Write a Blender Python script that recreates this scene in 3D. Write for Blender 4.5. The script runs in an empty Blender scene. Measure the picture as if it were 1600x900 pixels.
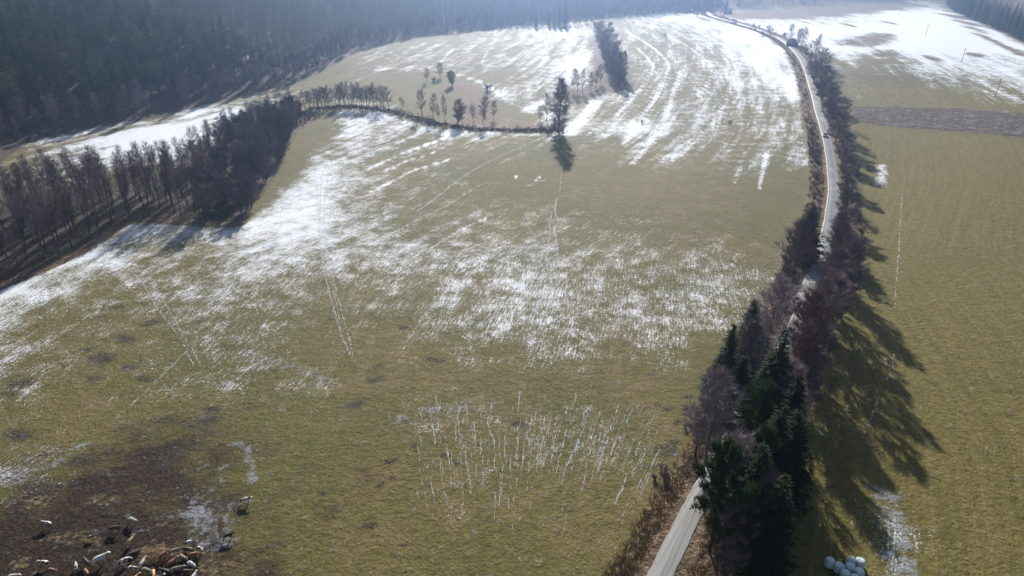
import bpy, math, random
import numpy as np
from mathutils import Vector, Matrix

R = math.radians
S = bpy.context.scene
COL = S.collection

# ------------------------------------------------------------------ camera, sky, sun, exposure
CAM_H, PITCH, FPX = 75.0, R(26.4), 1067.0
cam_d = bpy.data.cameras.new('camera')
cam_d.sensor_width = 36.0
cam_d.lens = 36.0 * FPX / 1600.0
cam_d.clip_start, cam_d.clip_end = 1.0, 8000.0
cam = bpy.data.objects.new('camera', cam_d)
COL.objects.link(cam)
cam.location = (0, 0, CAM_H)
cam.rotation_euler = (math.pi / 2 - PITCH, 0, 0)
S.camera = cam

SUN_EL, SUN_AZ = R(22.5), R(1.0)          # azimuth measured from +Y towards +X
W = bpy.data.worlds.new('World')
S.world = W
W.use_nodes = True
wn = W.node_tree.nodes
wn.clear()
sky = wn.new('ShaderNodeTexSky')
sky.sky_type = 'NISHITA'
sky.sun_disc = False
sky.sun_elevation = SUN_EL
sky.sun_rotation = SUN_AZ
sky.air_density, sky.dust_density, sky.ozone_density = 1.0, 1.2, 1.5
bg = wn.new('ShaderNodeBackground')
bg.inputs['Strength'].default_value = 0.05
wo = wn.new('ShaderNodeOutputWorld')
W.node_tree.links.new(sky.outputs[0], bg.inputs[0])
W.node_tree.links.new(bg.outputs[0], wo.inputs[0])

sl = bpy.data.lights.new('sun', 'SUN')
sl.energy = 5.0
sl.angle = R(0.5)
sl.color = (1.0, 0.95, 0.87)
so = bpy.data.objects.new('sun', sl)
COL.objects.link(so)
to_sun = Vector((math.sin(SUN_AZ) * math.cos(SUN_EL), math.cos(SUN_AZ) * math.cos(SUN_EL), math.sin(SUN_EL)))
so.rotation_euler = to_sun.to_track_quat('Z', 'Y').to_euler()
so.location = (0, 300, 400)

S.view_settings.view_transform = 'Standard'
S.view_settings.look = 'None'
S.view_settings.exposure = 0.84
S.view_settings.gamma = 1.0
S.view_settings.use_curve_mapping = False
S.render.engine = 'CYCLES'
S.cycles.use_denoising = True
S.cycles.max_bounces = 6
S.cycles.diffuse_bounces = 2
S.cycles.glossy_bounces = 1
S.cycles.transmission_bounces = 2
S.cycles.volume_bounces = 1
S.cycles.transparent_max_bounces = 4

HAZE_DENSITY, HAZE_ANISO, HAZE_COL = 0.00025, 0.83, (0.43, 0.62, 1.0)

# ------------------------------------------------------------------ helpers: terrain and ground points
sinp, cosp = math.sin(PITCH), math.cos(PITCH)

def flat(px, py):
    cx, cy = (px - 800) / FPX, -(py - 450) / FPX
    d = (cx, cosp + cy * sinp, -sinp + cy * cosp)
    t = CAM_H / -d[2]
    return (d[0] * t, d[1] * t)

LEFT_BASE = [flat(*p) for p in [(-160, 345), (0, 268), (60, 225), (150, 203), (250, 188), (330, 165), (420, 145),
                                (490, 128), (530, 108), (570, 85), (610, 73), (690, 56), (800, 42), (960, 27), (1110, 17)]]
LEFT_POLY = np.array([(-1500, LEFT_BASE[0][1] - 60)] + LEFT_BASE + [(300, 2400), (-1500, 2400)])
FAR_BASE = [flat(*p) for p in [(1110, 17), (1200, 14), (1340, 6), (1460, 2)]] + [(1500, 1280)]
FAR_POLY = np.array([FAR_BASE[0]] + FAR_BASE[1:] + [(1500, 2400), (250, 2400)])
RIGHT_BASE = [flat(*p) for p in [(1458, 3), (1500, 27), (1540, 45), (1600, 78), (1720, 130)]]
RIGHT_POLY = np.array(RIGHT_BASE + [(1500, RIGHT_BASE[-1][1] - 40), (1500, 1280)])

def seg_dist(X, Y, line):
    d2 = np.full(X.shape, 1e12)
    for (x0, y0), (x1, y1) in zip(line[:-1], line[1:]):
        dx, dy = x1 - x0, y1 - y0
        L2 = dx * dx + dy * dy + 1e-9
        t = np.clip(((X - x0) * dx + (Y - y0) * dy) / L2, 0, 1)
        d2 = np.minimum(d2, (X - x0 - t * dx) ** 2 + (Y - y0 - t * dy) ** 2)
    return np.sqrt(d2)

def inside(X, Y, poly):
    r = np.zeros(X.shape, bool)
    n = len(poly)
    for i in range(n):
        x0, y0 = poly[i]
        x1, y1 = poly[(i + 1) % n]
        c = (y0 > Y) != (y1 > Y)
        with np.errstate(divide='ignore', invalid='ignore'):
            r ^= c & (X < (x1 - x0) * (Y - y0) / (y1 - y0 + 1e-12) + x0)
    return r

def ramp(d, slope, soft, top):
    h = slope * (np.sqrt(d * d + soft * soft) - soft)
    return top * (1 - np.exp(-h / top))

def H(x, y):
    X = np.atleast_1d(np.asarray(x, float))
    Y = np.atleast_1d(np.asarray(y, float))
    z = (0.35 * np.sin(X / 31 + 0.6) * np.cos(Y / 43 + 0.3) + 0.25 * np.sin(X / 17 - Y / 23 + 1.1)) * np.clip((Y - 20) / 60, 0, 1)
    z = z + 4.5 * np.exp(-(((X + 20) / 120) ** 2 + ((Y - 560) / 130) ** 2))
    z = z + 3.0 * np.exp(-(((X - 330) / 160) ** 2 + ((Y - 700) / 200) ** 2))
    m = inside(X, Y, LEFT_POLY)
    if m.any():
        z[m] += ramp(seg_dist(X[m], Y[m], LEFT_BASE), 0.33, 14, 120)
    m = inside(X, Y, FAR_POLY)
    if m.any():
        z[m] += ramp(seg_dist(X[m], Y[m], FAR_BASE), 0.2, 20, 130)
    m = inside(X, Y, RIGHT_POLY)
    if m.any():
        z[m] += ramp(seg_dist(X[m], Y[m], RIGHT_BASE), 0.22, 20, 90)
    return z

def h1(x, y):
    return float(H(x, y)[0])

def P(px, py):
    """the point of the ground seen at a place of the photograph"""
    cx, cy = (px - 800) / FPX, -(py - 450) / FPX
    d = (cx, cosp + cy * sinp, -sinp + cy * cosp)
    ts = np.concatenate([np.arange(40, 400, 4), np.arange(400, 2300, 10)]).astype(float)
    z = CAM_H + d[2] * ts - H(d[0] * ts, d[1] * ts)
    k = np.argmax(z < 0)
    if z[k] >= 0:
        k = len(ts) - 1
    a, b = ts[max(k - 1, 0)], ts[k]
    for _ in range(24):
        m = (a + b) / 2
        if CAM_H + d[2] * m - h1(d[0] * m, d[1] * m) < 0:
            b = m
        else:
            a = m
    return (d[0] * b, d[1] * b)

def PL(pts):
    return [P(*p) for p in pts]

def to_px(X, Y, Z):
    dep = Y * cosp - (Z - CAM_H) * sinp
    return 800 + FPX * X / dep, 450 - FPX * (Y * sinp + (Z - CAM_H) * cosp) / dep, dep

def smooth(pts, n=8):
    """Catmull-Rom through the points"""
    p = [np.array(q, float) for q in pts]
    p = [2 * p[0] - p[1]] + p + [2 * p[-1] - p[-2]]
    out = []
    for i in range(1, len(p) - 2):
        for k in range(n):
            t = k / n
            out.append(0.5 * (2 * p[i] + (p[i + 1] - p[i - 1]) * t + (2 * p[i - 1] - 5 * p[i] + 4 * p[i + 1] - p[i + 2]) * t * t
                              + (-p[i - 1] + 3 * p[i] - 3 * p[i + 1] + p[i + 2]) * t ** 3))
    out.append(p[-2])
    return [tuple(q) for q in out]

# ------------------------------------------------------------------ helpers: meshes, objects
class MB:
    def __init__(self):
        self.v, self.f = [], []

    def tube(self, pts, radii, sides=5, cap=False):
        base = len(self.v)
        pts = [Vector(p) for p in pts]
        n = len(pts)
        for i, p in enumerate(pts):
            t = (pts[min(i + 1, n - 1)] - pts[max(i - 1, 0)])
            if t.length < 1e-9:
                t = Vector((0, 0, 1))
            t.normalize()
            u = t.cross(Vector((0.31, 0.95, 0.11)))
            if u.length < 0.1:
                u = t.cross(Vector((1, 0, 0)))
            u.normalize()
            w = t.cross(u)
            for k in range(sides):
                a = 2 * math.pi * k / sides
                self.v.append(tuple(p + (u * math.cos(a) + w * math.sin(a)) * radii[i]))
        for i in range(n - 1):
            for k in range(sides):
                k2 = (k + 1) % sides
                self.f.append((base + i * sides + k, base + i * sides + k2, base + (i + 1) * sides + k2, base + (i + 1) * sides + k))
        if cap:
            self.f.append(tuple(base + k for k in reversed(range(sides))))
            self.f.append(tuple(base + (n - 1) * sides + k for k in range(sides)))

    def cone(self, p, q, r):
        """a twig: three thin faces running to a point"""
        p, q = Vector(p), Vector(q)
        t = (q - p).normalized()
        u = t.cross(Vector((0.31, 0.95, 0.11))).normalized()
        w = t.cross(u)
        b = len(self.v)
        for k in range(3):
            a = 2.0944 * k
            self.v.append(tuple(p + (u * math.cos(a) + w * math.sin(a)) * r))
        self.v.append(tuple(q))
        self.f += [(b, b + 1, b + 3), (b + 1, b + 2, b + 3), (b + 2, b, b + 3)]

    def tri(self, a, b, c):
        n = len(self.v)
        self.v += [tuple(a), tuple(b), tuple(c)]
        self.f.append((n, n + 1, n + 2))

    def quad(self, a, b, c, d):
        n = len(self.v)
        self.v += [tuple(a), tuple(b), tuple(c), tuple(d)]
        self.f.append((n, n + 1, n + 2, n + 3))

    def box(self, x0, x1, y0, y1, z0, z1):
        n = len(self.v)
        self.v += [(x0, y0, z0), (x1, y0, z0), (x1, y1, z0), (x0, y1, z0), (x0, y0, z1), (x1, y0, z1), (x1, y1, z1), (x0, y1, z1)]
        for f in ((3, 2, 1, 0), (4, 5, 6, 7), (0, 1, 5, 4), (1, 2, 6, 5), (2, 3, 7, 6), (3, 0, 4, 7)):
            self.f.append(tuple(n + i for i in f))

    def rings(self, rings, cap=True):
        """loft through rings of equal length"""
        b, m = len(self.v), len(rings[0])
        for r in rings:
            self.v += [tuple(p) for p in r]
        for i in range(len(rings) - 1):
            for k in range(m):
                k2 = (k + 1) % m
                self.f.append((b + i * m + k, b + i * m + k2, b + (i + 1) * m + k2, b + (i + 1) * m + k))
        if cap:
            self.f.append(tuple(b + k for k in reversed(range(m))))
            self.f.append(tuple(b + (len(rings) - 1) * m + k for k in range(m)))

    def mesh(self, name, mat, shade=False):
        me = bpy.data.meshes.new(name)
        me.from_pydata(self.v, [], self.f)
        me.materials.append(mat)
        if shade:
            me.polygons.foreach_set('use_smooth', np.ones(len(me.polygons), bool))
        me.update()
        return me

def link(name, me, parent=None, loc=(0, 0, 0)):
    o = bpy.data.objects.new(name, me)
    COL.objects.link(o)
    o.location = loc
    if parent:
        o.parent = parent
    return o

def tag(o, label, cat, group=None):
    o['label'], o['category'] = label, cat
    if group:
        o['group'] = group
    return o

def structure(name, me):
    o = link(name, me)
    o['kind'] = 'structure'
    return o

# ------------------------------------------------------------------ materials
def new_mat(name):
    m = bpy.data.materials.new(name)
    m.use_nodes = True
    return m, m.node_tree, m.node_tree.nodes['Principled BSDF']

class NT:
    """small node-writing helper"""
    def __init__(self, nt):
        self.nt = nt

    def n(self, t, **kw):
        nd = self.nt.nodes.new(t)
        for k, v in kw.items():
            setattr(nd, k, v)
        return nd

    def put(self, sock, v):
        if isinstance(v, bpy.types.NodeSocket):
            self.nt.links.new(v, sock)
        elif isinstance(v, tuple) and len(v) == 3 and sock.type == 'RGBA':
            sock.default_value = (*v, 1)
        else:
            sock.default_value = v

    def math(self, op, a, b=0.0, c=0.0, clamp=False):
        nd = self.n('ShaderNodeMath', operation=op, use_clamp=clamp)
        for i, q in enumerate((a, b, c)):
            self.put(nd.inputs[i], q)
        return nd.outputs[0]

    def mix(self, f, a, b):
        nd = self.n('ShaderNodeMix', data_type='RGBA')
        self.put(nd.inputs[0], f)
        self.put(nd.inputs[6], a)
        self.put(nd.inputs[7], b)
        return nd.outputs[2]

    def noise(self, vec, scale, detail=3.0, rough=0.55, out=0):
        nd = self.n('ShaderNodeTexNoise')
        if vec is not None:
            self.put(nd.inputs['Vector'], vec)
        nd.inputs['Scale'].default_value = scale
        nd.inputs['Detail'].default_value = detail
        nd.inputs['Roughness'].default_value = rough
        return nd.outputs[out]

    def step(self, v, lo, hi):
        nd = self.n('ShaderNodeMapRange', interpolation_type='SMOOTHSTEP')
        self.put(nd.inputs[0], v)
        self.put(nd.inputs[1], lo)
        self.put(nd.inputs[2], hi)
        return nd.outputs[0]

    def attr(self, name):
        return self.n('ShaderNodeAttribute', attribute_name=name)

    def sep(self, s):
        nd = self.n('ShaderNodeSeparateXYZ')
        self.put(nd.inputs[0], s)
        return nd.outputs

    def xyz(self, x, y, z=0.0):
        nd = self.n('ShaderNodeCombineXYZ')
        for i, q in enumerate((x, y, z)):
            self.put(nd.inputs[i], q)
        return nd.outputs[0]

def plain(name, col, rough=0.8, var=0.25, scale=6.0, spec=0.2, rnd=0.0):
    """a colour broken up by noise, and from one object to the next"""
    m, nt, b = new_mat(name)
    k = NT(nt)
    tc = k.n('ShaderNodeTexCoord').outputs['Object']
    f = k.noise(tc, scale, 3)
    c = k.mix(f, tuple(x * (1 - var) for x in col), tuple(min(1, x * (1 + var)) for x in col))
    if rnd:
        r = k.n('ShaderNodeObjectInfo').outputs['Random']
        hs = k.n('ShaderNodeHueSaturation')
        k.put(hs.inputs['Value'], k.math('MULTIPLY_ADD', r, 2 * rnd, 1 - rnd))
        k.put(hs.inputs['Hue'], k.math('MULTIPLY_ADD', r, rnd * 0.06, 0.5 - rnd * 0.03))
        k.put(hs.inputs['Color'], c)
        c = hs.outputs[0]
    k.put(b.inputs['Base Color'], c)
    b.inputs['Roughness'].default_value = rough
    b.inputs['Specular IOR Level'].default_value = spec
    return m

def needles(name, col, rnd=0.3, thru=0.2):
    m = plain(name, col, 0.85, 0.35, 1.2, 0.06, rnd)
    nt = m.node_tree
    b, o = nt.nodes['Principled BSDF'], nt.nodes['Material Output']
    t, mx = nt.nodes.new('ShaderNodeBsdfTranslucent'), nt.nodes.new('ShaderNodeMixShader')
    nt.links.new(b.inputs['Base Color'].links[0].from_socket, t.inputs['Color'])
    mx.inputs[0].default_value = thru
    nt.links.new(b.outputs[0], mx.inputs[1])
    nt.links.new(t.outputs[0], mx.inputs[2])
    nt.links.new(mx.outputs[0], o.inputs['Surface'])
    return m

M_BARK = plain('bark', (0.075, 0.06, 0.05), 0.9, 0.4, 3, 0.1, 0.25)
M_TWIG = plain('twigs', (0.20, 0.148, 0.16), 0.7, 0.3, 1.0, 0.2, 0.2)
M_TWIG_DARK = plain('dark_twigs', (0.14, 0.105, 0.112), 0.7, 0.3, 1.0, 0.2, 0.3)
M_TWIG_PALE = plain('pale_twigs', (0.29, 0.24, 0.25), 0.6, 0.3, 1.0, 0.3, 0.15)
M_TWIG_RED = plain('reddish_twigs', (0.19, 0.105, 0.10), 0.7, 0.3, 1.0, 0.2, 0.1)
M_SPRUCE = needles('spruce_needles', (0.020, 0.032, 0.015))
M_FOREST = needles('forest_needles', (0.056, 0.07, 0.03), 0.45, 0.36)
M_PINE = needles('pine_needles', (0.038, 0.060, 0.022))
M_DRY = plain('dry_stems', (0.25, 0.17, 0.10), 0.8, 0.5, 0.4, 0.1)
M_BRUSH = plain('brush_stems', (0.15, 0.10, 0.085), 0.8, 0.5, 0.3, 0.1)

def ground_material():
    m, nt, b = new_mat('field_ground')
    k = NT(nt)
    pos = k.n('ShaderNodeNewGeometry').outputs['Position']
    a1, a2, a3 = (k.sep(k.attr(n).outputs['Vector']) for n in ('cover', 'soil', 'tone'))
    rows = k.sep(k.attr('rows').outputs['Vector'])
    snow, mud, dry = a1[0], a1[1], a1[2]
    plough, litter, streak = a2[0], a2[1], a2[2]
    yellow, straw, spots = a3[0], a3[1], a3[2]
    # noises
    fine = k.noise(pos, 2.2, 5, 0.7)
    grain = k.noise(pos, 0.9, 4, 0.6)
    patch = k.noise(pos, 0.16, 4, 0.6)
    broad = k.noise(pos, 0.028, 3, 0.55)
    rv = k.xyz(k.math('MULTIPLY', rows[0], 0.55), k.math('MULTIPLY', rows[1], 0.05))
    row_n = k.noise(rv, 1.0, 4, 0.6)
    rv2 = k.xyz(k.math('MULTIPLY', rows[0], 0.13), k.math('MULTIPLY', rows[1], 0.012))
    row_b = k.noise(rv2, 1.0, 3, 0.6)
    rv3 = k.xyz(k.math('MULTIPLY', rows[0], 2.6), k.math('MULTIPLY', rows[1], 0.30))
    row_f = k.noise(rv3, 1.0, 4, 0.65)
    # grass
    g = k.mix(k.step(patch, 0.35, 0.68), (0.126, 0.109, 0.031), (0.182, 0.132, 0.052))
    g = k.mix(k.math('MULTIPLY', k.step(broad, 0.42, 0.62), 0.7), g, (0.098, 0.096, 0.026))
    g = k.mix(k.math('MULTIPLY', yellow, 0.75), g, k.mix(k.step(row_n, 0.38, 0.62), (0.135, 0.116, 0.024), (0.185, 0.142, 0.038)))
    lines = k.noise(k.xyz(k.math('MULTIPLY', rows[0], 1.1), k.math('MULTIPLY', rows[1], 0.006)), 1.0, 3, 0.6)
    g = k.mix(k.math('MULTIPLY', yellow, k.math('MULTIPLY', k.step(lines, 0.55, 0.68), 0.45)), g, (0.24, 0.19, 0.085))
    g = k.mix(k.math('MULTIPLY', yellow, k.math('MULTIPLY', k.step(lines, 0.44, 0.33), 0.35)), g, (0.085, 0.075, 0.022))
    tuft = k.noise(pos, 1.6, 6, 0.75)
    g = k.mix(k.step(tuft, 0.54, 0.70), g, (0.26, 0.215, 0.085))
    g = k.mix(k.math('MULTIPLY', k.step(tuft, 0.47, 0.30), 0.85), g, (0.036, 0.033, 0.014))  # dark specks: shadow among the tufts, painted into the grass colour
    g = k.mix(k.math('MULTIPLY', k.step(row_f, 0.46, 0.32), 0.5), g, (0.07, 0.06, 0.028))
    mott = k.noise(pos, 0.42, 5, 0.7)
    g = k.mix(k.math('MULTIPLY', k.step(mott, 0.52, 0.72), 0.55), g, (0.165, 0.118, 0.042))
    g = k.mix(k.math('MULTIPLY', k.step(mott, 0.46, 0.30), 0.55), g, (0.062, 0.066, 0.022))
    # bare or covered ground
    dryc = k.mix(k.step(grain, 0.35, 0.66), (0.115, 0.072, 0.046), (0.25, 0.18, 0.105))
    dry_m = k.step(k.math('ADD', dry, k.math('MULTIPLY', k.math('SUBTRACT', grain, 0.5), 0.7)), 0.3, 0.6)
    c = k.mix(dry_m, g, dryc)
    mudc = k.mix(k.step(fine, 0.35, 0.7), (0.014, 0.009, 0.007), (0.062, 0.038, 0.024))
    mud_m = k.step(k.math('ADD', mud, k.math('MULTIPLY', k.math('SUBTRACT', patch, 0.5), 0.9)), 0.28, 0.72)
    c = k.mix(mud_m, c, mudc)
    c = k.mix(k.step(k.math('ADD', spots, k.math('MULTIPLY', k.math('SUBTRACT', tuft, 0.5), 3.0)), 0.36, 0.74), c,
              k.mix(k.step(fine, 0.4, 0.65), (0.022, 0.017, 0.014), (0.075, 0.06, 0.05)))
    strawc = k.mix(k.step(tuft, 0.4, 0.66), (0.045, 0.03, 0.018), (0.27, 0.19, 0.09))
    c = k.mix(k.step(k.math('ADD', straw, k.math('MULTIPLY', k.math('SUBTRACT', grain, 0.5), 2.6)), 0.45, 0.95), c, strawc)
    plc = k.mix(k.step(k.noise(pos, 0.55, 4, 0.7), 0.42, 0.62), (0.045, 0.030, 0.024), (0.165, 0.115, 0.085))
    c = k.mix(k.step(plough, 0.4, 0.6), c, plc)
    litc = k.mix(k.step(grain, 0.35, 0.7), (0.05, 0.036, 0.028), (0.12, 0.085, 0.06))
    c = k.mix(k.step(k.math('ADD', litter, k.math('MULTIPLY', k.math('SUBTRACT', grain, 0.5), 0.5)), 0.35, 0.65), c, litc)
    frost = rows[2]
    fr_n = k.math('MULTIPLY', k.math('SUBTRACT', k.math('ADD', tuft, k.math('MULTIPLY', mott, 1.0)), 1.0), 3.4)
    c = k.mix(k.math('MULTIPLY', k.step(k.math('ADD', frost, fr_n), 0.35, 1.25), 0.8), c, (0.27, 0.29, 0.33))
    # snow lying in the hollows between the tussocks, in rows where the mower or plough went
    n_f = k.math('MULTIPLY', k.math('SUBTRACT', k.noise(pos, 3.2, 5, 0.8), 0.5), 3.6)
    n_p = k.math('MULTIPLY', k.math('SUBTRACT', k.noise(pos, 0.16, 6, 0.7), 0.5), 1.9)
    n_r = k.math('MULTIPLY', k.math('SUBTRACT', row_f, 0.5), 1.9)
    n_s = k.math('ADD', k.math('MULTIPLY', k.math('SUBTRACT', row_b, 0.5), 2.2), k.math('MULTIPLY', k.math('SUBTRACT', row_n, 0.5), 1.1))
    n_s = k.math('MULTIPLY', n_s, streak)
    n = k.math('ADD', k.math('ADD', n_f, n_p), k.math('ADD', n_r, n_s))
    sm = k.step(k.math('MULTIPLY_ADD', snow, 0.42, n), -0.26, 0.34)
    sm = k.math('MULTIPLY', sm, k.step(snow, -2.6, -1.6))
    thin = k.step(k.math('ADD', k.math('ADD', snow, k.math('MULTIPLY', n_p, 1.6)), k.math('MULTIPLY', n_s, 1.2)), -0.9, 1.5)
    c = k.mix(k.math('MULTIPLY', thin, 0.42), c, (0.52, 0.53, 0.55))
    snowc = k.mix(fine, (0.74, 0.77, 0.83), (0.86, 0.88, 0.91))
    c2 = k.mix(k.math('MULTIPLY', sm, 0.97), c, snowc)
    k.put(b.inputs['Base Color'], c2)
    b.inputs['Roughness'].default_value = 0.85
    b.inputs['Specular IOR Level'].default_value = 0.12
    hgt = k.math('ADD', k.math('MULTIPLY', fine, 0.22), k.math('MULTIPLY', grain, 0.22))
    hgt = k.math('ADD', hgt, k.math('MULTIPLY', row_f, 0.12))
    hgt = k.math('ADD', hgt, k.math('MULTIPLY', plough, k.math('MULTIPLY', fine, 0.8)))
    hgt = k.math('ADD', hgt, k.math('MULTIPLY', dry, k.math('MULTIPLY', grain, 0.8)))
    hgt = k.math('ADD', hgt, k.math('MULTIPLY', mott, 0.4))
    bp = k.n('ShaderNodeBump')
    k.put(bp.inputs['Height'], hgt)
    k.put(bp.inputs['Strength'], k.math('MULTIPLY_ADD', sm, -0.6, 0.95))
    bp.inputs['Distance'].default_value = 1.0
    k.put(b.inputs['Normal'], bp.outputs[0])
    return m

def road_material():
    m, nt, b = new_mat('road_surface')
    k = NT(nt)
    uv = k.sep(k.attr('lane').outputs['Vector'])     # across in metres, along in metres, how dusty
    pos = k.n('ShaderNodeNewGeometry').outputs['Position']
    n1 = k.noise(k.xyz(k.math('MULTIPLY', uv[0], 3.2), k.math('MULTIPLY', uv[1], 0.06)), 1.0, 4, 0.6)
    n2 = k.noise(pos, 0.9, 4, 0.65)
    asph = k.mix(n2, (0.065, 0.075, 0.09), (0.115, 0.125, 0.14))
    dust = k.mix(k.step(n1, 0.34, 0.64), (0.11, 0.11, 0.105), (0.27, 0.27, 0.26))
    patchy = k.noise(k.xyz(0.3, k.math('MULTIPLY', uv[1], 0.11)), 1.0, 2, 0.5)
    f = k.step(k.math('ADD', uv[2], k.math('MULTIPLY', k.math('SUBTRACT', patchy, 0.5), 1.4)), 0.3, 0.7)
    c = k.mix(f, asph, dust)
    ed = k.math('ABSOLUTE', uv[0])
    c = k.mix(k.math('MULTIPLY', k.step(k.math('MULTIPLY_ADD', n2, 1.0, ed), 1.75, 2.2), 0.8), c, (0.17, 0.15, 0.125))
    tr = k.math('ABSOLUTE', k.math('SUBTRACT', ed, 1.0))
    c = k.mix(k.math('MULTIPLY', k.step(tr, 0.45, 0.15), 0.35), c, k.mix(n2, (0.24, 0.245, 0.245), (0.31, 0.31, 0.305)))
    k.put(b.inputs['Base Color'], c)
    b.inputs['Roughness'].default_value = 0.62
    b.inputs['Specular IOR Level'].default_value = 0.3
    bp = k.n('ShaderNodeBump')
    bp.inputs['Strength'].default_value = 0.3
    bp.inputs['Distance'].default_value = 0.05
    k.put(bp.inputs['Height'], n2)
    k.put(b.inputs['Normal'], bp.outputs[0])
    return m

# ------------------------------------------------------------------ the road
ROAD_PX = [(1000, 960), (1032, 900), (1058, 847), (1083, 797), (1103, 760), (1135, 706), (1170, 645), (1207, 580), (1232, 535),
           (1249, 500), (1259, 463), (1275, 425), (1287, 397), (1298, 345), (1303, 300), (1300, 260), (1296, 233), (1290, 207), (1281, 178),
           (1272, 145), (1262, 113), (1252, 92), (1238, 75), (1220, 61), (1195, 50), (1165, 40), (1140, 33), (1118, 27), (1108, 22), (1106, 17)]
ROAD = smooth(PL(ROAD_PX), 10)

def build_road():
    v, f, lane = [], [], []
    prof = [(-2.7, -0.25), (-2.05, 0.12), (-0.9, 0.16), (0, 0.17), (0.9, 0.16), (2.05, 0.12), (2.7, -0.25)]
    s = 0.0
    for i, (x, y) in enumerate(ROAD):
        a, c = ROAD[max(i - 1, 0)], ROAD[min(i + 1, len(ROAD) - 1)]
        t = Vector((c[0] - a[0], c[1] - a[1])).normalized()
        if i:
            s += math.hypot(x - ROAD[i - 1][0], y - ROAD[i - 1][1])
        z0 = h1(x, y)
        dusty = 0.75 if y < 190 else (0.3 if y < 330 else 0.5)
        wf = 0.72 + 0.16 * min(1.0, max(0.0, (y - 90) / 90))
        for off, dz in prof:
            off *= wf * (1 + (0.05 * math.sin(i * 0.9 + off) * math.sin(i * 0.37) if abs(off) > 2 else 0))
            v.append((x + t.y * off, y - t.x * off, z0 + dz))
            lane += [off, s, dusty]
    m = len(prof)
    for i in range(len(ROAD) - 1):
        for k in range(m - 1):
            f.append((i * m + k, i * m + k + 1, (i + 1) * m + k + 1, (i + 1) * m + k))
    me = bpy.data.meshes.new('country_road')
    me.from_pydata(v, [], f)
    at = me.attributes.new('lane', 'FLOAT_VECTOR', 'POINT')
    at.data.foreach_set('vector', np.array(lane, np.float32))
    me.materials.append(road_material())
    structure('country_road', me)

# ------------------------------------------------------------------ the ground
SNOW_PX_Y = [0, 25, 50, 75, 100, 125, 150, 175, 200, 225, 250, 275, 300, 350, 400, 450, 500, 550, 600, 650, 700, 750, 800, 850, 900]  # image pixel rows; digits below give snow cover on an image pixel grid
SNOW_PX = """
000000000000000000000000000056000
000000000000000000006820023589980
000000000000000457755577808 478998
000000000000344445683456890546999
000000000002444456924557954024678
000000000002322246814446891211245
000000004402000474265335690111235
000000997507930027544554448044444
055579962008668877669645544380444
045899952017523421225645345300000
246788631075322110113424354000000
455400000386433111001112110000000
333300005885432211110000100000000
000077768886533434322121000000000
058864357765766656433310100000000
885344455424436666553542000000000
532322443222125755444330000000000
542212333211111345432100000000000
432223233231112222110000000000000
221111210111012323221000000000000
211000011000012333432100000000000
321000000000001222222100000000000
100000000000001111111000000330000
000000000000000011111000000242000
000000000000000001110000000040000
"""

def snow_px_table():
    rows = []
    for ln in SNOW_PX.strip('\n').split('\n'):
        q = [int(ch) for ch in ln.replace(' ', '')][:33]
        rows.append(q + [q[-1]] * (33 - len(q)))
    for (y, x0), ds in OVER.items():
        for k, ch in enumerate(ds):
            rows[SNOW_PX_Y.index(y)][x0 // 50 + k] = int(ch)
    return np.array(rows, float) / 9.0

OVER = {(400, 600): '6655554443432', (450, 600): '44556655445432', (500, 600): '23455555544331', (550, 700): '23344333', (25, 1100): '77777899988', (50, 1100): '79999999999', (75, 1150): '8999999999', (100, 1300): '4348888', (125, 1300): '1213567',
        (150, 1300): '0111235', (175, 1300): '0000012', (200, 1300): '0000000', (225, 1300): '0000000', (750, 0): '43210', (700, 0): '3211', (650, 650): '22322321', (700, 650): '122233331', (750, 650): '111111111', (600, 650): '11111110', (800, 0): '21'}

ROW_Y = [0, 76, 92, 170, 235, 305, 390, 500, 630, 900]
ROW_X = [-88, -50, -42, -26, 18, 54, 84, 116, 142, 160]

WOOD = PL([(-120, 500), (0, 441), (60, 418), (130, 383), (190, 347), (240, 340), (300, 343), (370, 346), (400, 318), (425, 280), (447, 240),
           (463, 205), (474, 176), (440, 176), (400, 188), (350, 216), (300, 262), (200, 285), (100, 292), (0, 318), (-120, 380)])
BANK = PL([(465, 196), (480, 174), (530, 167), (560, 168), (600, 172), (650, 185), (690, 195), (750, 202), (820, 204), (866, 203)])

SPOTS = [(582, 490, .8), (517, 499, .7), (630, 512, 1.2), (509, 541, .8), (585, 592, 2.0), (592, 572, 1.5), (680, 562, 1.3), (907, 547, 1.6),
         (1017, 585, 1.3), (157, 496, 1.5), (182, 480, 1.2), (240, 504, 2), (195, 530, 1.8), (140, 545, 1.2), (312, 502, 1.4), (252, 455, .9),
         (147, 592, 1.6), (225, 592, 1.6), (204, 574, 1.4), (355, 544, 1.5), (295, 662, 2.0), (332, 655, 1.6), (325, 676, 1.2), (555, 632, 1.6),
         (610, 722, 1.0), (696, 712, .8), (710, 722, .6), (647, 697, .7), (612, 747, .7), (595, 757, .6), (560, 732, .6), (1030, 634, 1.4),
         (982, 643, .7), (810, 662, 1.5), (1042, 705, 2.2), (1052, 692, 1.4), (940, 696, .8), (1020, 730, .9), (575, 822, .9), (630, 852, .8),
         (505, 770, .7), (1140, 408, .9), (1152, 409, .7), (1110, 380, .6), (1040, 358, .9), (845, 350, 1.4), (952, 231, 1.6), (920, 223, 1.6),
         (160, 560, 2.2), (30, 600, 2.0), (15, 615, 1.4), (125, 720, 2), (30, 680, 2), (270, 705, 2.2), (250, 722, 1.5), (1060, 660, .9), (1075, 650, .8),
         (1045, 640, .8), (1105, 590, .7), (1120, 560, .6), (330, 640, 1.2), (640, 215, 2.5), (690, 205, 3.0), (1085, 640, 1.2), (1075, 620, .9)]

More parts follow.
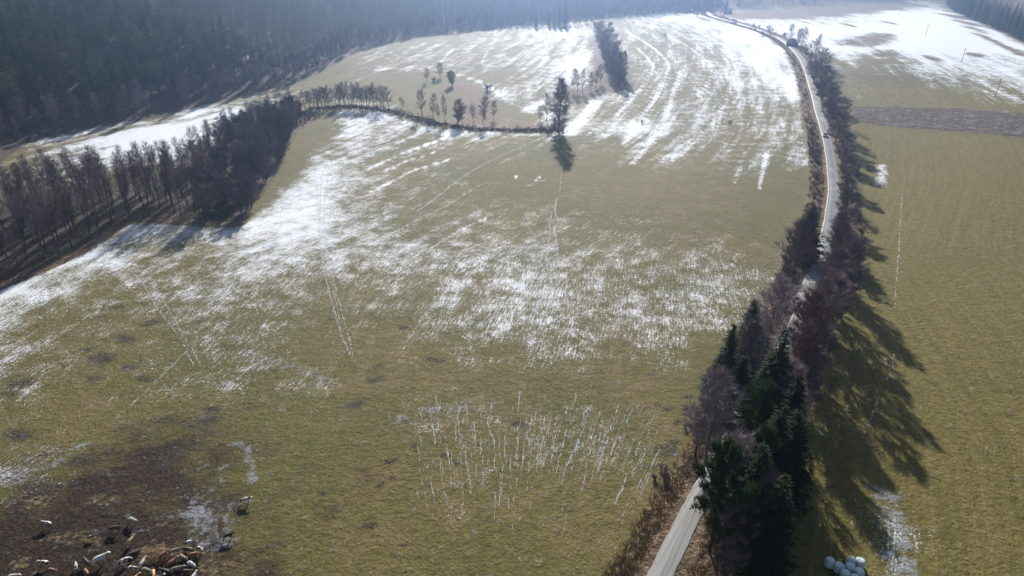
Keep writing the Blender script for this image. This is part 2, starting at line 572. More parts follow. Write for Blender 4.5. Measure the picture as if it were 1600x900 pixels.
LINES = [  # thin lines of snow left in wheel and animal tracks: points, half width in metres, snow
    ([(493, 262), (495, 300), (497, 330), (503, 400), (513, 450), (533, 520), (550, 560)], .32, .8),
    ([(503, 265), (500, 330), (507, 380), (518, 440), (530, 500)], .30, .8),
    ([(513, 270), (507, 320), (510, 380), (524, 450), (545, 525), (552, 558)], .28, .75),
    ([(870, 308), (867, 328), (871, 345), (866, 360), (871, 385), (868, 415), (856, 450), (838, 485)], .38, .95),
    ([(862, 330), (857, 380), (850, 430), (826, 500)], .30, .8),
    ([(186, 370), (200, 400), (235, 440), (262, 480), (290, 530), (313, 570)], .28, .75),
    ([(176, 372), (191, 405), (223, 445), (252, 490), (283, 530), (302, 572)], .28, .75),
    ([(560, 385), (500, 410), (450, 440), (400, 480), (360, 503), (300, 543), (240, 600), (180, 655)], .25, .75),
    ([(855, 212), (800, 236), (760, 255), (722, 277), (690, 302), (650, 332)], .45, .9),
    ([(878, 240), (877, 270), (875, 300)], .25, .6),
    ([(1410, 300), (1405, 380), (1398, 480)], .3, .45),
    ([(1398, 548), (1388, 592)], .35, .75), ([(1384, 560), (1383, 572)], .4, .7),
    ([(1370, 630), (1362, 650), (1345, 690)], .3, .65),
    ([(982, 51), (1015, 71), (1042, 96), (1042, 120), (1024, 151), (1008, 180), (975, 225)], 1.9, .85),
    ([(1042, 55), (1091, 84), (1110, 104), (1107, 129), (1091, 149)], 1.7, .85),
    ([(1062, 116), (1053, 144), (1038, 189), (1012, 228), (987, 257)], 1.6, .85),
    ([(1147, 124), (1135, 155), (1118, 189), (1078, 230), (1050, 250)], 1.8, .8),
    ([(993, 73), (1020, 102), (1015, 120), (1002, 138), (965, 180)], 1.9, .8),
    ([(1204, 122), (1197, 150), (1189, 178)], 1.5, .75), ([(1199, 240), (1192, 270), (1186, 296)], .9, .85),
    ([(1168, 235), (1155, 265), (1147, 285)], 1.2, .65),
    ([(1242, 108), (1252, 150), (1264, 195), (1273, 225), (1281, 270), (1284, 308)], 1.8, .98),
    ([(590, 108), (640, 106), (690, 108), (733, 122), (766, 138), (797, 161), (836, 176)], 3.0, .95),
    ([(801, 148), (840, 134), (884, 119)], 1.5, .8), ([(690, 95), (705, 80)], 1.2, .85), ([(752, 98), (762, 82)], 1.2, .8),
    ([(890, 208), (905, 192), (920, 176), (930, 160)], 5.0, .95), ([(600, 175), (650, 190), (700, 200), (760, 208), (840, 209)], 2.2, .85),
    ([(1390, 115), (1450, 122), (1520, 134), (1600, 147)], 1.2, .75),
    ([(760, 285), (740, 295), (700, 320), (640, 350), (590, 380)], .5, .7), ([(700, 250), (650, 265), (610, 285), (580, 300)], 1.1, .8),
    ([(690, 235), (640, 250), (600, 268)], .9, .75), ([(700, 215), (660, 228), (620, 243), (580, 262)], 1.1, .8),
    ([(760, 340), (700, 370), (660, 400)], .6, .75), ([(845, 275), (835, 283)], .6, .9), ([(806, 277), (813, 278)], .6, .95),
    ([(820, 290), (833, 289)], .45, .95), ([(840, 283), (852, 282)], .5, .9), ([(465, 421), (478, 419)], .5, .95),
    ([(1318, 225), (1324, 245), (1327, 275)], .8, .95), ([(1330, 300), (1332, 318)], .8, .8),
    ([(905, 690), (893, 712), (880, 740)], .28, .75), ([(965, 635), (950, 680), (934, 725)], .3, .75), ([(760, 655), (772, 690)], .22, .75),
    ([(720, 630), (712, 665), (712, 690)], .2, .7), ([(688, 625), (684, 660), (678, 700)], .2, .7), ([(855, 650), (848, 690), (838, 720)], .25, .6),
    ([(1000, 690), (985, 730), (960, 790)], .25, .6), ([(980, 740), (955, 800)], .2, .5), ([(830, 650), (827, 700)], .2, .6),
    ([(810, 670), (806, 720)], .22, .6), ([(790, 680), (788, 730)], .2, .55), ([(870, 670), (862, 715)], .22, .65), ([(886, 670), (875, 715)], .22, .65),
    ([(757, 700), (754, 760)], .18, .6), ([(797, 740), (795, 800)], .18, .45), 
]
BARE = [  # narrow brown lines: field edges
    ([(1310, 97), (1350, 96), (1400, 95), (1480, 89), (1575, 82)], .9), ([(1300, 42), (1390, 36), (1490, 31)], .9),
    ([(1480, 20), (1500, 32), (1530, 50), (1600, 85)], 4.0), ([(1230, 70), (1216, 66)], 2.0)]

def axis(a, b, dense_a, dense_b, d0, grow):
    out = [dense_a]
    while out[-1] < dense_b:
        out.append(out[-1] + d0)
    d = d0
    while out[-1] < b:
        d *= grow
        out.append(out[-1] + d)
    lo, d = [], d0
    x = dense_a
    while x > a:
        d *= grow
        x -= d
        lo.append(x)
    return np.array(lo[::-1] + out)

def build_ground():
    xs = axis(-1350, 1350, -150, 150, 0.55, 1.03)
    ys = [-60.0, -20.0, 20.0, 45.0]
    y = 60.0
    while y < 2350:
        ys.append(y)
        y += max(0.45, y * y / 75 / 230)
    ys = np.array(ys)
    X, Y = np.meshgrid(xs, ys)
    nx, ny = len(xs), len(ys)
    X, Y = X.ravel(), Y.ravel()
    Z = H(X, Y)
    # snow from a table in image pixels, projected through the camera onto the ground
    tab = snow_px_table()
    U, V, dep = to_px(X, Y, Z)
    dep_ok = dep > 5
    U = np.clip(np.where(dep_ok, U, 800), 0, 1600) / 50.0
    V = np.clip(np.where(dep_ok, V, 900), 0, 900)
    vi = np.interp(V, SNOW_PX_Y, np.arange(len(SNOW_PX_Y)))
    u0, v0 = np.minimum(U.astype(int), 31), np.minimum(vi.astype(int), len(SNOW_PX_Y) - 2)
    fu, fv = U - u0, vi - v0
    fu, fv = fu * fu * (3 - 2 * fu), fv * fv * (3 - 2 * fv)
    snow = (tab[v0, u0] * (1 - fu) + tab[v0, u0 + 1] * fu) * (1 - fv) + (tab[v0 + 1, u0] * (1 - fu) + tab[v0 + 1, u0 + 1] * fu) * fv
    N = len(X)
    mud, dry, plough, litter, yellow, straw, spots = (np.zeros(N) for _ in range(7))

    def near(line, w, soft):
        """1 on the line, fading out past w metres"""
        a = np.array(line)
        lo, hi = a.min(0) - w - soft, a.max(0) + w + soft
        m = (X > lo[0]) & (X < hi[0]) & (Y > lo[1]) & (Y < hi[1])
        r = np.zeros(N)
        if m.any():
            r[m] = np.clip((w + soft - seg_dist(X[m], Y[m], line)) / max(soft, 1e-6), 0, 1)
        return r

    def area(px, soft=3.0):
        poly = px if isinstance(px, np.ndarray) else np.array(PL(px))
        d = seg_dist(X, Y, [tuple(p) for p in poly] + [tuple(poly[0])])
        s = np.where(inside(X, Y, poly), d, -d)
        return np.clip(s / soft * 0.5 + 0.5, 0, 1)

    # fields
    right = inside(X, Y, np.array(ROAD + [(400, 1200), (1500, 1200), (1500, -100), (ROAD[0][0], -100)]))
    yellow[right & (Y < 420)] = 1.0
    yellow = np.where(right, yellow, 0.15)
    tan = area([(1118, 20), (1200, 15), (1340, 8), (1455, 3), (1440, 9), (1350, 21), (1250, 28), (1140, 29)], 8)
    dry = np.maximum(dry, tan * 0.8)
    snow *= 1 - tan * 0.85
    for pts, rr in (([(1310, 63), (1350, 54), (1395, 52), (1400, 62), (1360, 74), (1310, 73)], 6), ([(1360, 82), (1400, 77), (1398, 86), (1365, 90)], 4)):
        q = area(pts, rr)
        dry = np.maximum(dry, q * 0.42)
        snow *= 1 - q * 0.75
    plough = area([(1328, 166), (1400, 166), (1500, 170), (1640, 180), (1640, 220), (1500, 205), (1400, 198), (1335, 190)], 2)
    snow = np.where(plough > 0.3, 0.27, snow)
    snow = np.maximum(snow, area([(1367, 257), (1388, 255), (1390, 293), (1365, 292)], 1.0) * 0.66)
    # the farm corner: trodden mud and straw
    mud = np.maximum(mud, area([(-80, 770), (60, 790), (150, 760), (240, 770), (300, 800), (330, 850), (380, 900), (380, 960), (-80, 960)], 12))
    mud = np.maximum(mud, 0.70 * area([(-80, 720), (100, 700), (250, 640), (340, 640), (400, 700), (420, 800), (500, 880), (480, 960), (-80, 960)], 14))
    mud = np.maximum(mud, 0.45 * area([(400, 700), (560, 680), (640, 720), (600, 850), (520, 940), (400, 940)], 14))
    mud = np.maximum(mud, 0.40 * area([(330, 540), (420, 520), (470, 580), (420, 680), (340, 660)], 8))
    snow *= 1 - 0.8 * area([(-80, 800), (300, 790), (330, 850), (380, 960), (-80, 960)], 8)
    for px, py, rr in ((160, 780, 2.2), (275, 810, 2.4), (120, 840, 2.0), (85, 840, 1.6), (240, 865, 2.6), (330, 885, 3.2), (60, 785, 2.0), (30, 880, 1.5), (150, 845, 1.2)):
        x, yy = P(px, py)
        straw = np.maximum(straw, np.clip(1.25 - np.hypot((X - x) / 1.5, Y - yy) / rr, 0, 0.75))
    frost = np.zeros(N)
    for line, w, f in (([(370, 692), (384, 696), (389, 715), (397, 748)], .8, .85), ([(352, 726), (345, 735), (350, 752)], .5, .7), ([(308, 733), (326, 727)], .4, .7),
                       ([(305, 790), (322, 825), (340, 850)], 2.6, .75), ([(330, 800), (345, 840)], 2.2, .65), ([(1380, 770), (1396, 810), (1408, 850), (1412, 920)], 2.4, .8),
                       ([(-20, 755), (60, 735), (120, 700)], 2.6, .5), ([(260, 800), (300, 780), (320, 770)], 2.0, .4), ([(420, 560), (460, 575), (500, 600)], 3.0, .4), ([(620, 660), (700, 640), (760, 625)], 3, .4)):
        frost = np.maximum(frost, f * near(smooth(PL(line), 4), w * 0.4, w))
    rs = random.Random(5)
    for px, py, rr in SPOTS:
        x, yy = P(px, py)
        a, e = rs.uniform(-0.6, 0.6), rs.uniform(1.1, 1.9)
        dx, dy = X - x, Y - yy
        q = np.hypot((dx * math.cos(a) + dy * math.sin(a)) / e, -dx * math.sin(a) + dy * math.cos(a)) / rr
        spots = np.maximum(spots, np.clip(1.25 - q * 0.8, 0, 1) * rs.uniform(0.5, 0.85))
        snow *= 1 - 0.5 * np.clip(1.2 - q, 0, 1)
    # snow in tracks
    for line, w, s in LINES:
        if w <= 0.5:
            continue
        q = near(smooth(PL(line), 5), w * 0.6, max(0.4, w * 0.7))
        snow = np.maximum(snow, q * (s if w > 0.5 else s * 0.8))
    # verge and ditch of the road
    rd = seg_dist(X, Y, ROAD[::4])
    side = np.where(right, 1.0, -1.0)
    west = (side < 0) & (rd < 9.5)
    wv = np.clip((np.where(Y < 130, 6.4, 8.3) - rd) / 1.5, 0, 1) * (side < 0)
    ev = np.clip((9.0 - rd) / 2.0, 0, 1) * (side > 0)
    dry = np.maximum(dry, np.maximum(wv * 0.95, ev * 0.85))
    mud = np.maximum(mud, 0.42 * np.clip((3.2 - rd) / 0.8, 0, 1) * (Y < 140))
    snow *= 1 - np.clip((8.6 - rd) / 0.8, 0, 1) * 0.93
    gravel = np.clip((3.4 - rd) / 0.9, 0, 1)
    trees_e = near(smooth(PL([(1150, 900), (1190, 780), (1235, 640), (1270, 520), (1315, 400), (1338, 320), (1328, 240), (1320, 200), (1312, 165), (1296, 120), (1270, 85)]), 4), 2.5, 2.5)
    litter = np.maximum(litter, trees_e * 0.5 * (Y > 60))
    snow *= 1 - trees_e * 0.6
    litter = np.maximum(litter, 0.8 * near(smooth(PL([(1100, 740), (1150, 640), (1200, 545), (1240, 470), (1262, 410)]), 4), 2.5, 2.5))
    # woods, banks, stream meadow
    wood = area(np.array(WOOD), 4)
    litter = np.maximum(litter, wood)
    snow *= 1 - 0.82 * np.clip(wood * 1.6, 0, 1)
    edge = near(smooth(PL([(-60, 472), (0, 446), (60, 422), (130, 388), (190, 350), (240, 344), (300, 347), (370, 349)]), 4), 2.2, 1.5)
    dry = np.maximum(dry, edge * 0.9)
    snow *= 1 - edge * 0.9
    bank = near(smooth(BANK, 4), 3.0, 2.0)
    litter = np.maximum(litter, bank * 0.55)
    dry = np.maximum(dry, bank)
    snow *= 1 - bank * 0.9
    reed = area([(690, 128), (740, 130), (765, 152), (750, 172), (800, 185), (865, 196), (850, 204), (740, 203), (700, 195), (720, 165), (700, 150)], 6)
    dry = np.maximum(dry, reed * 0.8)
    marsh = area([(540, 115), (600, 105), (660, 112), (730, 118), (760, 128), (800, 125), (800, 112), (700, 104), (620, 100), (560, 95), (530, 110)], 8)
    dry = np.maximum(dry, marsh * 0.6)
    scrub = area([(600, 110), (700, 118), (735, 128), (765, 145), (800, 165), (850, 185), (850, 203), (700, 195), (600, 168), (560, 150), (560, 120)], 5)
    snow *= 1 - np.maximum(scrub * 0.8, marsh * 0.4)
    greenstrip = area([(478, 205), (500, 175), (485, 250), (460, 275), (420, 315), (385, 345), (400, 318), (447, 240)], 3)
    snow *= 1 - greenstrip * 0.85
    far_edge = near(smooth(PL([(20, 262), (60, 238), (130, 215), (200, 200), (280, 190), (330, 176), (400, 158), (480, 140)]), 4), 2.0, 2.5)
    dry = np.maximum(dry, far_edge * 0.35)
    snow *= 1 - far_edge * 0.3
    for line, w in BARE:
        q = near(smooth(PL(line), 4), w, 1.2)
        dry = np.maximum(dry, q * 0.75)
        snow *= 1 - q * 0.85
    hedge = near(PL([(935, 58), (948, 90), (960, 118), (968, 134), (925, 142), (895, 150)]), 8, 6)
    litter = np.maximum(litter, hedge * 0.8)
    snow *= 1 - hedge * 0.7
    # forest floors
    for poly, base in ((LEFT_POLY, LEFT_BASE), (FAR_POLY, FAR_BASE), (RIGHT_POLY, RIGHT_BASE)):
        m = inside(X, Y, poly)
        if m.any():
            q = np.zeros(N)
            q[m] = np.clip(seg_dist(X[m], Y[m], base) / 8, 0, 1)
            litter = np.maximum(litter, q)
            snow *= 1 - q * 0.95
    cov = np.clip(snow, 0, 1)
    cov = cov ** 1.35 * (0.66 + 0.32 * cov ** 3)
    t = np.sqrt(-2 * np.log(np.clip(np.where(cov < 0.5, cov, 1 - cov), 1e-4, 0.5)))
    q = t - (2.515517 + 0.802853 * t + 0.010328 * t * t) / (1 + 1.432788 * t + 0.189269 * t * t + 0.001308 * t ** 3)
    snow = np.where(cov < 0.5, -q, q)          # normal deviate of the share covered
    across = X - np.interp(Y, ROW_Y, ROW_X)
    streak = np.clip((Y - 150) / 150, 0.4, 1.0)
    streak = np.where(plough > 0.3, 0.0, streak)
    # mesh
    me = bpy.data.meshes.new('ground')
    me.vertices.add(N)
    me.vertices.foreach_set('co', np.column_stack([X, Y, Z]).astype(np.float32).ravel())
    i, j = np.meshgrid(np.arange(nx - 1), np.arange(ny - 1))
    a = (j * nx + i).ravel()
    quads = np.column_stack([a, a + 1, a + 1 + nx, a + nx]).astype(np.int32)
    F = len(quads)
    me.loops.add(F * 4)
    me.loops.foreach_set('vertex_index', quads.ravel())
    me.polygons.add(F)
    me.polygons.foreach_set('loop_start', np.arange(0, F * 4, 4, dtype=np.int32))
    me.polygons.foreach_set('use_smooth', np.ones(F, bool))
    me.update(calc_edges=True)
    for nm, cols in (('cover', (snow, mud, dry)), ('soil', (plough, litter, streak)), ('tone', (yellow, straw, spots)), ('rows', (across, Y, frost))):
        at = me.attributes.new(nm, 'FLOAT_VECTOR', 'POINT')
        at.data.foreach_set('vector', np.column_stack(cols).astype(np.float32).ravel())
    me.materials.append(ground_material())
    structure('ground', me)
    return N

print('ground verts', build_ground())
build_road()

# thin lines of snow in wheel ruts, animal paths and plough furrows
def build_snow_lines():
    rng = random.Random(77)
    b = MB()
    lines = [(l, w, s) for l, w, s in LINES if w <= 0.5]
    for k in range(210):
        x0, y0 = 650 + k * 1.85 + rng.uniform(-5, 5), rng.triangular(600, 790, 680)
        L = rng.uniform(12, 60)
        sl = -0.0019 * (x0 - 770)
        lines.append(([(x0 - sl * 0, y0), (x0 + sl * L * 0.5 + rng.uniform(-1, 1), y0 + L / 2), (x0 + sl * L, y0 + L)], rng.uniform(.05, .15), rng.uniform(.15, .6)))
    for k in range(40):                       # scattered crossing tracks on the frosted slope
        x0, y0 = rng.uniform(380, 860), rng.uniform(230, 520)
        L, sl = rng.uniform(15, 55), -rng.uniform(0.5, 1.5)
        lines.append(([(x0, y0), (x0 + sl * L * .5, y0 + L * .5 + rng.uniform(-3, 3)), (x0 + sl * L, y0 + L)], rng.uniform(.1, .22), rng.uniform(.25, .55)))
    for line, w, s in lines:
        pts = smooth(PL(line), 12)
        for (x, y), (x2, y2) in zip(pts[:-1], pts[1:]):
            L = math.hypot(x2 - x, y2 - y)
            if L < 1e-6:
                continue
            n = max(1, int(L / 0.4))
            tx, ty, cy0 = (x2 - x) / L, (y2 - y) / L, y
            for i in range(n):
                if rng.random() > s * 0.9:
                    continue
                t = (i + rng.random()) / n * L
                ww, ll, o = w * rng.uniform(.12, .36) * (1 if cy0 < 170 else 1.5), rng.uniform(.25, .8), rng.gauss(0, w * .4)
                cx, cy = x + tx * t - ty * o, y + ty * t + tx * o
                z = h1(cx, cy) + 0.03
                m = len(b.v)
                for q in range(6):
                    a = q * 1.0472
                    r = rng.uniform(.7, 1.15)
                    u, v = math.cos(a) * ll * r, math.sin(a) * ww * r
                    b.v.append((cx + tx * u - ty * v, cy + ty * u + tx * v, z))
                b.f.append(tuple(range(m, m + 6)))
    o = link('snow_in_tracks', b.mesh('snow_in_tracks', plain('track_snow', (0.45, 0.46, 0.48), 0.9, 0.25, 2.0, 0.1)))
    o['kind'] = 'stuff'
build_snow_lines()

# haze: one closed box of thin even air
def build_haze():
    b = MB()
    b.box(-1400, 1400, -70, 2400, -3.5, 190)
    m = bpy.data.materials.new('haze')
    m.use_nodes = True
    nt = m.node_tree
    nt.nodes.clear()
    o = nt.nodes.new('ShaderNodeOutputMaterial')
    v = nt.nodes.new('ShaderNodeVolumePrincipled')
    v.inputs['Color'].default_value = (*HAZE_COL, 1)
    v.inputs['Density'].default_value = HAZE_DENSITY
    v.inputs['Anisotropy'].default_value = HAZE_ANISO
    nt.links.new(v.outputs[0], o.inputs['Volume'])
    h = link('haze', b.mesh('haze', m))
    h['kind'] = 'stuff'
build_haze()

# ------------------------------------------------------------------ trees: the meshes
UP = Vector((0, 0, 1))

def rdir(rng, az, el):
    return Vector((math.cos(az) * math.cos(el), math.sin(az) * math.cos(el), math.sin(el)))

def grow(rng, p, d, L, n, bend, wob):
    """a bent line of n steps, bending up (or down) as it goes"""
    pts = [p.copy()]
    d = d.copy()
    for _ in range(n):
        d = (d + UP * bend + Vector((rng.gauss(0, wob), rng.gauss(0, wob), rng.gauss(0, wob)))).normalized()
        p = p + d * (L / n)
        pts.append(p)
    return pts

def at_line(pts, t):
    f = t * (len(pts) - 1)
    i = min(int(f), len(pts) - 2)
    return pts[i].lerp(pts[i + 1], f - i), (pts[i + 1] - pts[i]).normalized()

def limb(rng, cr, pts, r, n2, n3, tw, thick):
    """twigs along a limb"""
    L = sum((b - a).length for a, b in zip(pts[:-1], pts[1:]))
    for _ in range(n2):
        t = rng.uniform(0.25, 1.0)
        q, d = at_line(pts, t)
        side = rdir(rng, rng.uniform(0, 6.28), rng.uniform(-0.2, 0.9))
        d2 = (d * 0.8 + side * 0.9).normalized()
        l2 = L * rng.uniform(0.22, 0.42) * (1.15 - 0.5 * t)
        sp = grow(rng, q, d2, l2, 2, 0.12, 0.15)
        cr.tube(sp, [thick * 1.5, thick * 1.1, thick * 0.6], 3)
        for _ in range(n3):
            q3, d3 = at_line(sp, rng.uniform(0.1, 1.0))
            e = (d3 + rdir(rng, rng.uniform(0, 6.28), rng.uniform(-0.3, 1.0)) * 0.9).normalized()
            cr.cone(q3, q3 + e * tw * rng.uniform(0.6, 1.3), thick)

def bare_tree(seed, h, spread, first, n1, n2, n3, thick=0.028, stems=1, tw=0.9, lift=(0.25, 0.85)):
    """a leafless tree: (trunk, crown) builders; `spread` is crown radius, `first` where the lowest limb sits"""
    rng = random.Random(seed)
    tr, cr = MB(), MB()
    for s in range(stems):
        az = rng.uniform(0, 6.28)
        lean = 0.03 if stems == 1 else rng.uniform(0.12, 0.5)
        hh = h * (1 if s == 0 else rng.uniform(0.7, 0.97))
        d0 = (UP + Vector((math.cos(az), math.sin(az), 0)) * lean).normalized()
        base = Vector((0, 0, -0.3)) + (Vector((math.cos(az), math.sin(az), 0)) * 0.25 if stems > 1 else Vector())
        pts = grow(rng, base, d0, hh * 0.95, 8, 0.06, 0.05)
        r0 = h * (0.012 if stems == 1 else 0.008)
        tr.tube(pts, [max(0.02, r0 * (1 - i / 8.6)) for i in range(9)], 6)
        k1 = max(4, n1 // stems)
        for k in range(k1):
            t = first + (0.97 - first) * (k + rng.random()) / k1
            q, d = at_line(pts, t)
            u = (t - first) / (1 - first)
            prof = (0.55 + 1.0 * u) if u < 0.4 else (0.95 - 0.75 * (u - 0.4) / 0.6)
            L = spread * max(0.22, prof) * rng.uniform(0.75, 1.25) * (1 if stems == 1 else 0.75)
            az1 = k * 2.4 + rng.uniform(-0.5, 0.5)
            bp = grow(rng, q, rdir(rng, az1, rng.uniform(*lift)), L, 4, 0.13, 0.09)
            rb = max(0.03, r0 * 0.42 * (1 - t * 0.6))
            cr.tube(bp, [rb, rb * .8, rb * .6, rb * .42, rb * .25], 4)
            limb(rng, cr, bp, rb, n2, n3, tw, thick)
    return tr, cr

def shrub(seed, h, spread, stems, n2, n3, thick=0.025, tw=0.6):
    rng = random.Random(seed)
    cr = MB()
    for s in range(stems):
        az, lean = rng.uniform(0, 6.28), rng.uniform(0.05, 1.0)
        out = Vector((math.cos(az), math.sin(az), 0))
        L = h * rng.uniform(0.7, 1.05)
        d0 = (UP + out * lean * spread / h).normalized()
        pts = grow(rng, Vector((0, 0, -0.15)) + out * rng.uniform(0, 0.35 * spread), d0, L, 4, 0.05, 0.09)
        cr.tube(pts, [thick * 2.2, thick * 1.8, thick * 1.4, thick, thick * .6], 4)
        limb(rng, cr, pts, thick, n2, n3, tw, thick)
    return cr

def spruce_tree(seed, h, rad, gap=0.55, per=7, sprays=6, low=0.06):
    """trunk and crown of a spruce: whorls of drooping branches hung with flat sprays"""
    rng = random.Random(seed)
    tr, cr = MB(), MB()
    tr.tube([(0, 0, -0.3), (0.03 * h * rng.uniform(-.3, .3), 0, h * 0.5), (0, 0, h)], [h * 0.013, h * 0.009, 0.02], 6)
    z = h * low
    az0 = 0
    while z < h * 0.985:
        u = z / h
        L0 = rad * (1 - u) ** 0.85 * (1 if u > 0.12 else 0.8) + 0.12
        az0 += 0.9
        for k in range(per if u < 0.85 else 5):
            az = az0 + k * 6.283 / per + rng.uniform(-.3, .3)
            L = L0 * rng.uniform(0.62, 1.18)
            el = 0.35 * u - 0.25 + rng.uniform(-.15, .15)
            d = rdir(rng, az, el)
            q = Vector((0, 0, z + rng.uniform(-.2, .2)))
            bp = grow(rng, q, d, L, 3, -0.04, 0.03)
            cr.tube(bp, [0.05, 0.035, 0.025, 0.012], 3)
            side = d.cross(UP).normalized()
            ns = max(2, int(sprays * (0.4 + 0.6 * L / rad)))
            for s in range(ns):
                t = 0.18 + 0.82 * (s + rng.random()) / ns
                c, dd = at_line(bp, t)
                wl = (0.34 + 0.20 * L) * (1.15 - 0.6 * t) * rng.uniform(.7, 1.3)
                for sg in (-1, 1):
                    tip = c + side * sg * wl * 0.85 + dd * wl * 0.75 - UP * wl * rng.uniform(0.1, 0.55)
                    cr.tri(c - dd * wl * 0.28, c + dd * wl * 0.32, tip)
                cr.tri(c + side * 0.16, c - side * 0.16, c - UP * wl * rng.uniform(0.5, 0.9) + dd * 0.15)
            cr.tri(bp[-1] - side * 0.16, bp[-1] + side * 0.16, bp[-1] + (bp[-1] - bp[-2]).normalized() * 0.45)
        z += gap * rng.uniform(0.8, 1.2) * (1 - 0.45 * u)
    cr.cone((0, 0, h * .96), (0, 0, h + 0.5), 0.1)
    return tr, cr

def pine_tree(seed, h, rad, clumps=90, tufts=34):
    """a pine: bent trunk, a few limbs, needle tufts gathered in clumps"""
    rng = random.Random(seed)
    tr, cr = MB(), MB()
    pts = grow(rng, Vector((0, 0, -0.3)), Vector((rng.uniform(-.08, .08), rng.uniform(-.08, .08), 1)).normalized(), h * 0.93, 7, 0.03, 0.05)
    tr.tube(pts, [h * 0.014 * (1 - i / 8.2) + 0.02 for i in range(8)], 6)
    ends = []
    for k in range(26):
        t = 0.32 + 0.66 * (k + rng.random()) / 26
        q, _ = at_line(pts, t)
        L = rad * rng.uniform(0.6, 1.15) * (1.1 - 0.65 * max(0, (t - 0.55) / 0.45))
        bp = grow(rng, q, rdir(rng, k * 2.4 + rng.uniform(-.5, .5), rng.uniform(0.0, 0.55)), L, 4, 0.06, 0.12)
        tr.tube(bp, [0.09, 0.07, 0.05, 0.035, 0.02], 4)
        ends.append(bp)
    for c in range(clumps):
        bp = ends[c % len(ends)]
        q, d = at_line(bp, rng.uniform(0.4, 1.0))
        q = q + Vector((rng.gauss(0, .35), rng.gauss(0, .35), rng.gauss(0.15, .25)))
        R0 = rng.uniform(0.45, 0.85)
        for _ in range(tufts):
            e = rdir(rng, rng.uniform(0, 6.28), math.asin(rng.uniform(-0.45, 1)))
            s = q + e * R0 * rng.uniform(0.1, 0.75)
            w = e.cross(Vector((rng.random(), rng.random(), rng.random()))).normalized() * rng.uniform(.05, .1)
            cr.tri(s - w, s + w, s + e * rng.uniform(0.3, 0.5) + UP * 0.1)
    return tr, cr

def meshes(pair, name, crown_mat, bark=None):
    return pair[0].mesh(name + '_trunk', bark or M_BARK), pair[1].mesh(name + '_crown', crown_mat)

RNG = random.Random(11)

RAD = {}
class Kind:
    """a kind of tree with several shapes; plant() makes one thing with trunk and crown"""
    def __init__(self, name, cat, shapes, h0):
        self.name, self.cat, self.shapes, self.h0 = name, cat, shapes, h0
        r = []
        for sh in shapes:                      # how far the crown reaches out
            co = np.empty(len(sh[-1].vertices) * 3, np.float32)
            sh[-1].vertices.foreach_get('co', co)
            r.append(np.percentile(np.hypot(co[0::3], co[1::3]), 93))
        self.rad = float(np.mean(r))

    def plant(self, x, y, h, label, group=None, wide=1.0, i=None, mat=None):
        sh = self.shapes[RNG.randrange(len(self.shapes)) if i is None else i]
        s = h / self.h0
        z = h1(x, y)
        rot = RNG.uniform(0, 6.28)
        if len(sh) == 1:
            root = link(self.name, sh[0], None, (x, y, z))
        else:
            root = link(self.name, None, None, (x, y, z))
            t = link('trunk', sh[0], root)
            c = link('crown', sh[1], root)
            if mat:
                c.material_slots[0].link = 'OBJECT'
                c.material_slots[0].material = mat
        root.rotation_euler = (0, 0, rot)
        root.scale = (s * wide, s * wide, s)
        return tag(root, label, self.cat, group)

ALDER = Kind('bare_alder', 'tree', [meshes(bare_tree(s, 18, 3.2, 0.38, 62, 7, 2, 0.017, 1, 1.3, (0.0, 0.8)), 'alder', M_TWIG_DARK) for s in range(1, 7)], 18)
BROAD = Kind('bare_broadleaf_tree', 'tree', [meshes(bare_tree(s, 14, 4.0, 0.16, 56, 11, 9, 0.021, 1, 1.1, (0.1, 0.75)), 'broadleaf', M_TWIG) for s in range(21, 26)], 14)
PALE = Kind('bare_birch', 'tree', [meshes(bare_tree(s, 13, 3.6, 0.2, 42, 10, 10, 0.018, 1, 1.0), 'birch', M_TWIG_PALE) for s in (31, 32)], 13)
WILLOW = Kind('bare_willow', 'tree', [meshes(bare_tree(s, 11, 3.8, 0.1, 76, 9, 6, 0.019, 5, 1.2), 'willow', M_TWIG_DARK) for s in (41, 42, 43)], 11)
M_HEDGE = plain('hedge_twigs', (0.21, 0.155, 0.165), 0.7, 0.3, 1.0, 0.2, 0.15)
DENSE = Kind('bare_hornbeam', 'tree', [meshes(bare_tree(s, 16, 3.2, 0.02, 95, 8, 5, 0.021, 1, 1.1, (-0.35, 0.6)), 'hornbeam', M_HEDGE) for s in (51, 52)], 16)
COLUMN = Kind('bare_column_tree', 'tree', [meshes(bare_tree(50, 16, 3.0, 0.02, 150, 8, 5, 0.021, 1, 1.25, (-0.45, 0.35)), 'column_tree', M_HEDGE)], 16)
AIRY = Kind('bare_meadow_tree', 'tree', [meshes(bare_tree(s, 13, 3.6, 0.2, 34, 8, 4, 0.026, 1, 1.1, (0.0, 0.7)), 'meadow_tree', M_TWIG) for s in (111, 112, 113, 114)], 13)
SHRUB = Kind('bare_shrub', 'shrub', [(shrub(s, 3.0, 1.8, 16, 6, 5).mesh('shrub', M_TWIG),) for s in (61, 62, 63)], 3.0)
SPRUCE = Kind('spruce', 'tree', [meshes(spruce_tree(s, 18, 3.4), 'spruce', M_SPRUCE) for s in (71, 72, 73)], 18)
PINE = Kind('pine', 'tree', [meshes(pine_tree(s, 13, 3.6, 190, 44), 'pine', M_PINE) for s in (81, 82)], 13)

